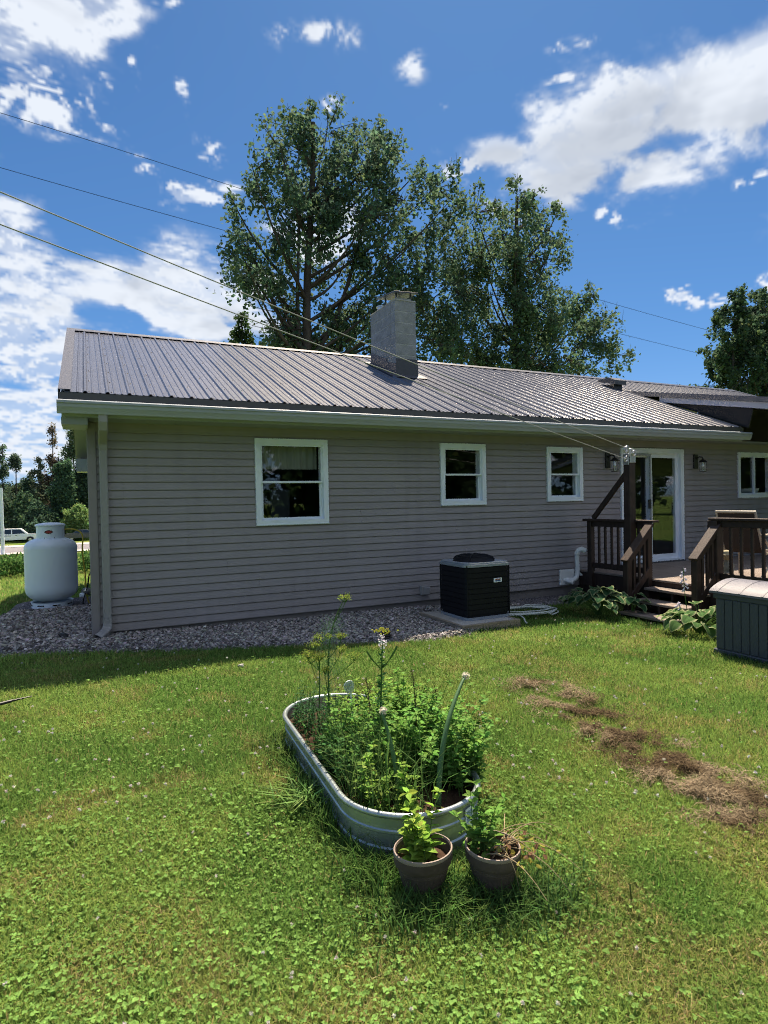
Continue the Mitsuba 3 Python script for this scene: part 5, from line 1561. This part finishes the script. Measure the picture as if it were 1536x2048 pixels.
# dill with yellow umbels
k = thing('dill_plant', 'tall feathery dill with yellow-green umbels at the far end of the tub', 'plant')
stem = curve([(1.27, -4.52, .05), (1.285, -4.53, .40), (1.30, -4.55, .70), (1.37, -4.58, .90)], 20)
put(k, 'stem', MB().add(*tube(stem, np.linspace(.007, .0025, 20), 6)), 'm_stem', smooth=True)
stem2 = curve([(1.22, -4.50, .05), (1.235, -4.50, .3), (1.23, -4.52, .58)], 12)
put(k, 'stem', MB().add(*tube(stem2, np.linspace(.005, .0025, 12), 6)), 'm_stem', smooth=True)
umb = [((1.385, -4.58, .925), .045), ((1.17, -4.60, .665), .05), ((1.225, -4.60, .705), .06), ((1.13, -4.62, .62), .045), ((1.33, -4.62, .625), .042), ((1.415, -4.63, .575), .055), ((1.17, -4.55, .57), .05), ((1.36, -4.56, .69), .032), ((1.25, -4.57, .50), .035), ((1.20, -4.62, .60), .04)]
for (c, r) in umb:
    c = V3(*c); src = stem if c[0] > 1.2 else stem2
    i = int(np.argmin(np.abs(src[:, 2] - (c[2] - .16)))); b0 = src[i]
    ub = MB(); ub.add(*tube(curve([b0, (b0 + c) / 2 + V3(0, 0, -.02), c - V3(0, 0, .03)], 8), .0022, 4, False))
    n = 16; d = rdir(n, .2); d[:, 2] = np.abs(d[:, 2]) * .3
    tips = c + d * r * rg.uniform(.5, 1.0, (n, 1))
    for t_ in tips: ub.add(*tube([c - V3(0, 0, .03), t_], .0012, 3, False))
    put(k, 'umbel', ub, 'm_stem')
    q = np.repeat(tips, 9, 0) + rg.normal(size=(n * 9, 3)) * .008
    m = MB(); m.add(*leaves(q, rdir(len(q), .5), rdir(len(q), 1.), .009, .008, vary((.26, .33, .07), len(q), .25), fold=.1))
    put(k, 'umbel_flower', m, 'm_leaf', kind='stuff')
n = 2600; t = rg.uniform(.05, .85, n); b = np.stack([np.interp(t, np.linspace(0, 1, 20), stem[:, q]) for q in range(3)], 1)
off = rg.normal(size=(n, 3)) * np.array([.055, .055, .03]) * (1.1 - .5 * t[:, None])
m = MB(); m.add(*blades(b + off, rg.uniform(.02, .05, n), .0016, rg.uniform(0, 6.28, n), rg.uniform(.2, 1.2, n), vary((.075, .15, .085), n, .25), seg=1))
put(k, 'feathery_leaf', m, 'm_leaf', kind='stuff')

# white marker
k = thing('plant_marker', 'white ribbed plastic plant marker standing at the far end of the tub', 'plant marker')
mk = sg.Polygon([(-.022, 0), (.022, 0), (.034, .055), (.030, .085), (.012, .108), (-.012, .108), (-.030, .085), (-.034, .055)])
v, f = prism_y(mk, -.004, .004); v[:, 1] += .35 * v[:, 0] ** 2 * 10
def place_marker(v): 
    v = v.copy(); a = -.35; x = v[:, 0] * math.cos(a) + v[:, 2] * math.sin(a); z = -v[:, 0] * math.sin(a) + v[:, 2] * math.cos(a)
    return np.c_[x + 1.475, v[:, 1] - z * .5 - 4.42, z * .9 + .29]
put(k, 'blade', (place_marker(v), f), 'm_skywhite')
for xx in (-.018, -.006, .006, .018):
    v, f = box(xx - .002, xx + .002, -.0075, -.003, .02, .09); put(k, 'rib', (place_marker(v), f), 'm_skywhite')
put(k, 'stake', MB().add(*tube([(1.50, -4.40, .02), (1.475, -4.42, .31)], .005, 6)), 'm_skywhite')


# ------------------------------------------------------------------ flower pots
def pot(label, c, r, h, ztop, tilt):
    k = thing('flower_pot', label, 'flower pot', 'pots before the tub')
    pr = [(.001, -h), (r * .66, -h), (r * .69, -h + .01), (r * .90, -.045), (r * .965, -.043), (r * .99, -.03), (r * .985, -.006)]
    rm = [(r * .985, -.006), (r, .0), (r * .985, .008), (r * .945, .009), (r * .925, 0)]
    inn = [(r * .925, 0), (r * .89, -.04), (r * .86, -.07)]

    def tl(v): v = v.copy(); v[:, 2] += v[:, 0] * tilt[0] + v[:, 1] * tilt[1]; return v + V3(c[0], c[1], ztop)
    for nm, p_, b in (('wall', pr, 'm_terracotta'), ('rim', rm, 'm_potrim'), ('inner_wall', inn, 'm_terracotta')):
        v, f = lathe(p_, n=44); put(k, nm, (tl(v), f), b, smooth=35)
    v, f = lathe([(r * .885, -.045), (r * .6, -.040), (r * .3, -.032), (.001, -.03)], n=30)
    v[:, 2] += rg.normal(size=len(v)) * .004
    put(k, 'soil', (tl(v), f), 'm_soil', smooth=True)


pot('brown clay pot with a lush bright-green plant, nearest the camera', (1.180, -5.885), .121, .155, .098, (.04, -.05))
pot('brown clay pot with dead twigs hanging over its side', (1.437, -6.005), .113, .158, .10, (-.03, .02))
herb('potted_plant', 'lush bright yellow-green leafy plant in the left pot', 'plant', [(1.165 + rg.normal(0, .03), -5.88 + rg.normal(0, .03), .05, h) for h in (.27, .25, .22, .20, .18, .16, .14, .12, .10, .09)], .078, .044, (.20, .32, .055), .021, seed=11, top=.2)
herb('potted_plant', 'leafy stems leaning out of the right pot towards the tub', 'plant', [(1.40 + rg.normal(0, .03), -5.95 + rg.normal(0, .03), .05, h) for h in (.30, .28, .26, .24, .22, .20, .18, .16, .14)], .062, .036, (.12, .23, .05), .028, seed=12, top=.2, lean=.25)
k = thing('dead_twig', 'dry tan twigs with a few withered leaves drooping over the right pot', 'twigs')
for i in range(17):
    a = rg.normal(-.1, .8); L = rg.uniform(.12, .42)
    p0 = V3(1.45 + rg.normal(0, .03), -6.0 + rg.normal(0, .03), .06)
    e = p0 + V3(math.cos(a) * L, math.sin(a) * L, rg.uniform(-.10, .08))
    put(k, 'twig', MB().add(*tube(curve([p0, (p0 + e) / 2 + V3(0, 0, .07), e], 8), np.linspace(.0028, .0009, 8), 5)), mat('m_drytwig', {'type': 'diffuse', 'reflectance': rgb(.34, .27, .17)}) if 'm_drytwig' not in scene else 'm_drytwig', smooth=True)
n = 60; q = np.c_[rg.normal(1.54, .06, n), rg.normal(-6.04, .05, n), rg.uniform(.03, .14, n)]
m = MB(); m.add(*leaves(q, rdir(n, -.3), rdir(n, .6), .03, .018, np.where(rg.uniform(0, 1, (n, 1)) < .5, np.array([[.36, .34, .08]]), np.array([[.22, .13, .08]])), six=True))
put(k, 'withered_leaf', m, 'm_leaf', kind='stuff')

# ------------------------------------------------------------------ across the road: pickup, car, sign
def vehicle(name, label, cat, x, y, z, s, side, glass_polys, bs, wheels, cab_w=.86):
    k = thing(name, label, cat)
    W = .95 * s
    v, f = prism_y(sg.Polygon([(a * s, b * s) for a, b in side]), -W, W)
    m = trimesh.Trimesh(v, f)
    v = v.copy(); hi = np.clip((v[:, 2] / s - 1.0) / .8, 0, 1); v[:, 1] *= 1 - .16 * hi
    put(k, 'body', (v + V3(x, y, z), f), bs)
    for g in glass_polys:
        for sgn in (-1, 1):
            v, f = prism_y(sg.Polygon([(a * s, b * s) for a, b in g]), -.006, .006)
            hi = np.clip((v[:, 2] / s - 1.0) / .8, 0, 1)
            v[:, 1] += sgn * (W * (1 - .16 * hi) + .004)
            put(k, 'window', (v + V3(x, y, z), f), 'm_carglass')
    for wx in wheels:
        for sgn in (-1, 1):
            p = V3(x + wx * s, y + sgn * (W - .12), z + .36 * s)
            w_ = fast_number(f'{k}__wheel')
            a = np.linspace(0, 2 * np.pi, 25)
            put(w_, 'tyre', MB().add(*tube(np.c_[p[0] + .27 * s * np.cos(a), np.full(25, p[1]), p[2] + .27 * s * np.sin(a)], .10 * s, 8, False)), 'm_black', smooth=True)
            vv, ff = lathe([(.001, -.1), (.19 * s, -.1), (.2 * s, 0), (.19 * s, .1), (.001, .1)], n=20)
            put(w_, 'rim', (np.c_[vv[:, 0], vv[:, 2], vv[:, 1]] + p, ff[:, ::-1]), 'm_steel', smooth=30)
    for hx in ([-.95, .25] if cat == 'pickup' else [-.55, .45]):
        for sgn in (-1, 1):
            put(k, 'door_handle', np_box(x + hx * s, y + sgn * (W + .01), z + .98 * s, .10, .02, .03), 'm_black')
    return k


def np_box(x, y, z, a, b, c):
    return rbox(x - a, x + a, y - b, y + b, z - c, z + c, .005)


TRUCKS = [(-2.9, .45), (-2.95, .95), (-2.85, 1.1), (-1.35, 1.12), (-1.28, 1.75), (-1.1, 1.83), (.65, 1.83), (.85, 1.75), (1.55, 1.16), (2.55, 1.05), (2.8, .92), (2.85, .5), (2.6, .36), (2.3, .36), (2.18, .65), (1.95, .78), (1.7, .78), (1.45, .65), (1.35, .36), (-1.35, .36), (-1.45, .65), (-1.7, .78), (-1.95, .78), (-2.2, .65), (-2.3, .36)]
k = vehicle('pickup_truck', 'white crew-cab pickup parked beyond the road at the left edge', 'pickup', -9.2, 87, -2.99, 1.0, TRUCKS, [[(-1.15, 1.16), (-1.08, 1.68), (-.95, 1.74), (-.35, 1.74), (-.35, 1.16)], [(-.22, 1.16), (-.22, 1.74), (.60, 1.74), (.75, 1.68), (1.3, 1.18)]], 'm_carwhite', (-1.82, 1.82))
put(k, 'roof_bar', rbox(-11.6, -10.4, 86.4, 87.6, -1.12, -1.08, .01), 'm_skywhite')
CARS = [(-2.2, .35), (-2.25, .8), (-2.0, .98), (-1.3, 1.02), (-.7, 1.42), (.5, 1.46), (1.2, 1.05), (2.0, .9), (2.2, .7), (2.2, .35)]
vehicle('parked_car', 'dark car parked beyond the road, behind the yellow gas pipe', 'car', -1.0, 86, -2.99, 1.0, CARS, [[(-1.1, 1.06), (-.62, 1.36), (-.1, 1.39), (-.1, 1.06)], [(.0, 1.06), (.0, 1.39), (.45, 1.39), (1.0, 1.08)]], 'm_cardark', (-1.4, 1.4))
k = thing('sign_pole', 'white pole with a blue sign panel at the left edge, beside the road', 'sign pole')
put(k, 'pole', MB().add(*tube([(-7.93, 63, -3.2), (-7.95, 63, 3.6)], [.17, .15], 12)), 'm_skywhite', smooth=True)
put(k, 'panel', rbox(-9.9, -8.12, 62.9, 63.1, -1.2, 3.2, .02), 'm_sign')
put(k, 'bracket', rbox(-8.1, -7.2, 62.97, 63.03, -1.24, -1.14, .01), 'm_gutter')

# ------------------------------------------------------------------ lawn: clover, grass, clippings
TUBPOLY = sg.Polygon(stadium(.01, 0)[:, :2])
BLOCK = [TUBPOLY, sg.Point(1.18, -5.885).buffer(.09), sg.Point(1.437, -6.005).buffer(.085), sg.box(4.08, -1.69, 4.99, -.5), sg.box(5.88, -5.2, 6.6, -3.74), sg.box(6.75, -2.55, 7.6, -1.6), sg.box(7.48, -5, 15, .1), sg.box(-.01, 0, 18, 8)]
shapely.prepare(BLOCK)
# dry raked clippings lie along this line
PATH = np.array([(3.42, -3.9), (3.34, -4.2), (3.22, -4.71), (3.15, -5.1), (3.14, -5.45), (3.01, -5.81), (2.9, -6.11)])


def path_dist(x, y):
    d = np.full(np.shape(x), 9.)
    for a, b in zip(PATH[:-1], PATH[1:]):
        ab = b - a
        t = np.clip(((x - a[0]) * ab[0] + (y - a[1]) * ab[1]) / (ab @ ab), 0, 1)
        d = np.minimum(d, np.hypot(x - a[0] - t * ab[0], y - a[1] - t * ab[1]))
    return d


def straw_amount(x, y):
    d = path_dist(x, y)
    nz = meshkit.fbm(np.stack([x * 4.5, y * 4.5, x * 0], -1), 4, 12)
    nz2 = meshkit.fbm(np.stack([x * 13, y * 13, x * 0], -1), 3, 15)
    return .8 * smooth(.46, .02, d) * smooth(.47, .60, .45 * nz + .55 * nz2)


def lawn_points(n, rmin, rmax, rg, aspect=.62):
    """Points seen from about the camera's place: spread over a fan in front of it, evenly per angle and log distance."""
    r = rmin * (rmax / rmin) ** rg.uniform(0, 1, n)
    a = rg.uniform(-.20, 1.12, n)          # bearing from +y towards +x
    x = CAM[0] + r * np.sin(a); y = CAM[1] + r * np.cos(a)
    ok = ~in_gravel(x, y, -.03)
    for b in BLOCK: ok &= ~shapely.contains_xy(b, x, y)
    ok &= ~((y > -.0) & (x > -.02))
    return x[ok], y[ok], r[ok]


def patchy(x, y, f, s):
    return meshkit.fbm(np.stack([x * f, y * f, np.zeros_like(x)], -1), 3, s)


rg = np.random.default_rng(2024)
GR = MB()


def grass_cols(x, y, n, rg):
    a = patchy(x, y, 1.1, 1)[:, None]; b = patchy(x, y, 3.2, 2)[:, None]
    g = np.array([[.132, .236, .054]]) * (1 - smooth(.35, .65, a)) + np.array([[.215, .312, .076]]) * smooth(.35, .65, a)
    yel = smooth(.52, .70, b)
    g = g * (1 - .32 * yel) + np.array([[.30, .26, .085]]) * .32 * yel
    dry = rg.uniform(0, 1, (n, 1)) < (.04 + .18 * yel)
    g = np.where(dry, np.array([[.42, .35, .17]]) * rg.uniform(.6, 1.1, (n, 1)), g)
    st = straw_amount(x, y)[:, None]
    g = np.where(rg.uniform(0, 1, (n, 1)) < st * .85, np.array([[.30, .25, .16]]) * rg.uniform(.45, 1.2, (n, 1)), g)
    return np.clip(g * np.clip(rg.normal(1, .2, (n, 1)), .5, 1.6) * (1 + rg.normal(size=(n, 3)) * .06), .01, .7)


for n, r0, r1, seg, h0, h1, w in ((340000, 1.35, 3.6, 2, .022, .070, .0040), (200000, 3.3, 7.0, 1, .026, .062, .0065), (150000, 6.6, 13.5, 1, .03, .065, .011)):
    x, y, r = lawn_points(n, r0, r1, rg); m = len(x)
    st = straw_amount(x, y)
    h = rg.uniform(h0, h1, m) * (.75 + .5 * patchy(x, y, 2.3, 7)) * (1 - .45 * st)
    p = np.c_[x, y, gz(x, y) - .018]
    GR.add(*blades(p, h, w * rg.uniform(.7, 1.4, m) * (r / (r0 * 1.5)) ** .5, rg.uniform(0, 6.28, m), rg.uniform(.15, 1.1, m) + st * .8, grass_cols(x, y, m, rg), seg))
# the yard left of and behind the house
n = 60000
x = rg.uniform(-9, .0, n); y = -.5 + 32 * rg.uniform(0, 1, n) ** 1.5
ok = ~in_gravel(x, y, -.05) & ~shapely.contains_xy(sg.box(-1.03, 2.36, -.06, 3.4), x, y); x, y = x[ok], y[ok]; m = len(x)
GR.add(*blades(np.c_[x, y, gz(x, y) - .02], rg.uniform(.04, .09, m) * (1 + y / 30), .012 + .001 * np.maximum(y, 0), rg.uniform(0, 6.28, m), rg.uniform(.1, .9, m), grass_cols(x, y, m, rg) * 1.25, 1))
k = put(None, 'grass', GR, 'm_leaf')
labels[k] = {'label': 'short mown lawn grass with dry and yellowish patches', 'category': 'grass', 'kind': 'stuff'}

# clover: three round leaflets on a low stalk
CL = MB()
for n, r0, r1, sc_ in ((21000, 1.35, 3.4, 1.0), (7000, 3.2, 6.5, 1.25)):
    x, y, r = lawn_points(n, r0, r1, rg)
    dens = smooth(.40, .58, patchy(x, y, .9, 33)) * .85 + .22
    dens = dens * (1 - straw_amount(x, y)) * smooth(3.2, 1.9, x - .25 * (y + 6))
    keep = rg.uniform(0, 1, len(x)) < np.clip(dens, .05, 1); x, y, r = x[keep], y[keep], r[keep]; m = len(x)
    z = gz(x, y) + rg.uniform(.005, .035, m)
    col = np.clip(np.array([[.178, .315, .080]]) * np.clip(rg.normal(1, .2, (m, 1)), .5, 1.6) * (1 + .4 * (patchy(x, y, 2.0, 5)[:, None] - .5)), .01, .6)
    tilt = rg.normal(size=(m, 3)) * .35 + np.array([0, 0, 1.0])
    a0 = rg.uniform(0, 6.28, m); L = np.clip(rg.lognormal(-4.86, .32, m), .004, .017) * sc_
    for s in range(3):
        a = a0 + s * 2.094
        d = np.stack([np.cos(a), np.sin(a), rg.uniform(-.15, .35, m)], 1)
        CL.add(*leaves(np.c_[x, y, z], d, tilt, L, L * .95, col, fold=.12, six=True, droop=.2))
k = put(None, 'clover', CL, 'm_leaf')
labels[k] = {'label': 'low clover leaves spread through the lawn', 'category': 'clover', 'kind': 'stuff'}
# white clover heads
FL = MB()
for n, r0, r1 in ((70, 1.5, 3.6), (300, 3.4, 9.0)):
    x, y, r = lawn_points(n, r0, r1, rg); m = len(x)
    idx = np.repeat(np.arange(m), 14)
    c = np.c_[x, y, gz(x, y) + rg.uniform(.03, .055, m)][idx]
    d = rdir(len(idx), .5)
    FL.add(*leaves(c, d, rdir(len(idx)), .009 * (1 + (r0 > 3) * .35), .006 * (1 + (r0 > 3) * .5), vary((.62, .60, .56), len(idx), .1)))
k = put(None, 'clover_blossom', FL, 'm_leaf')
labels[k] = {'label': 'tiny white clover blossoms dotted over the lawn', 'category': 'clover blossom', 'kind': 'stuff'}

# dry clippings
CP = MB()
n = 60000
t = rg.uniform(0, len(PATH) - 1.001, n); i = t.astype(int); q = PATH[i] + (PATH[i + 1] - PATH[i]) * (t - i)[:, None] + rg.normal(size=(n, 2)) * .20
x, y = q[:, 0], q[:, 1]
st = straw_amount(x, y); keep = rg.uniform(0, 1, n) < st; x, y, st = x[keep], y[keep], st[keep]; n = len(x)
heap = smooth(.50, .70, patchy(x, y, 3.4, 12))
p = np.c_[x, y, gz(x, y) + rg.uniform(.0, 1, n) * (.010 + .04 * heap)]
tone = patchy(x, y, 2.6, 44)[:, None]
col = np.array([[.29, .235, .16]]) * (1 - smooth(.42, .60, tone)) + np.array([[.13, .097, .06]]) * smooth(.42, .60, tone)
CP.add(*blades(p, rg.uniform(.012, .05, n), .0045, rg.uniform(0, 6.28, n), rg.uniform(.8, 2.4, n), np.clip(col * np.clip(rg.normal(1, .42, (n, 1)), .25, 2.0), .02, .6), 2))
k = put(None, 'grass_clippings', CP, 'm_leaf')
labels[k] = {'label': 'trail of dry brown raked grass clippings crossing the right side of the lawn', 'category': 'grass clippings', 'kind': 'stuff'}

for i, (x, y, lb) in enumerate(((.08, -5.42, 'small dark soil clump in the lawn at the lower left'), (1.30, -1.98, 'small pale bare soil spot near the shadow of the house'))):
    sv_, sf_ = stones(1, sg.box(x - .01, y - .01, x + .01, y + .01), .05, .051, lambda a, b: gz(a, b) - .02, (1, 1, 1))[:2]
    c_ = sv_.mean(0); t_ = trimesh.Trimesh((sv_ - c_) * np.array([1.0, 1.0, .5]), sf_).subdivide().subdivide()
    t_.vertices += (meshkit.fbm(t_.vertices * 40, 3, 3)[:, None] - .5) * .03
    single('soil_clump', (t_.vertices + c_, t_.faces), 'm_soil' if i == 0 else 'm_shoulder', lb, 'soil')

# taller tufts round the tub and pots
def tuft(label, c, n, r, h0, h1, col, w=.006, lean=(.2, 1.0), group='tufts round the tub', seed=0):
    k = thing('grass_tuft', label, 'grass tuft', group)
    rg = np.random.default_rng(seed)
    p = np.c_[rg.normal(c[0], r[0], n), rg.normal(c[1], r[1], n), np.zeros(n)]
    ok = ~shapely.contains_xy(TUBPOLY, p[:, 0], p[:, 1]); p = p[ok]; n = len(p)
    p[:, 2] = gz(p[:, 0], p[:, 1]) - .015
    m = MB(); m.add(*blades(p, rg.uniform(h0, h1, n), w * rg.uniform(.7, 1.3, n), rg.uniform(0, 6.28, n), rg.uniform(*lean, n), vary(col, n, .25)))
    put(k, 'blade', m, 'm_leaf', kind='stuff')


tuft('broad light-green grass tuft halfway along the left side of the tub', (.97, -4.98), 80, (.05, .07), .12, .24, (.19, .32, .10), .012, (.5, 1.3), seed=1)
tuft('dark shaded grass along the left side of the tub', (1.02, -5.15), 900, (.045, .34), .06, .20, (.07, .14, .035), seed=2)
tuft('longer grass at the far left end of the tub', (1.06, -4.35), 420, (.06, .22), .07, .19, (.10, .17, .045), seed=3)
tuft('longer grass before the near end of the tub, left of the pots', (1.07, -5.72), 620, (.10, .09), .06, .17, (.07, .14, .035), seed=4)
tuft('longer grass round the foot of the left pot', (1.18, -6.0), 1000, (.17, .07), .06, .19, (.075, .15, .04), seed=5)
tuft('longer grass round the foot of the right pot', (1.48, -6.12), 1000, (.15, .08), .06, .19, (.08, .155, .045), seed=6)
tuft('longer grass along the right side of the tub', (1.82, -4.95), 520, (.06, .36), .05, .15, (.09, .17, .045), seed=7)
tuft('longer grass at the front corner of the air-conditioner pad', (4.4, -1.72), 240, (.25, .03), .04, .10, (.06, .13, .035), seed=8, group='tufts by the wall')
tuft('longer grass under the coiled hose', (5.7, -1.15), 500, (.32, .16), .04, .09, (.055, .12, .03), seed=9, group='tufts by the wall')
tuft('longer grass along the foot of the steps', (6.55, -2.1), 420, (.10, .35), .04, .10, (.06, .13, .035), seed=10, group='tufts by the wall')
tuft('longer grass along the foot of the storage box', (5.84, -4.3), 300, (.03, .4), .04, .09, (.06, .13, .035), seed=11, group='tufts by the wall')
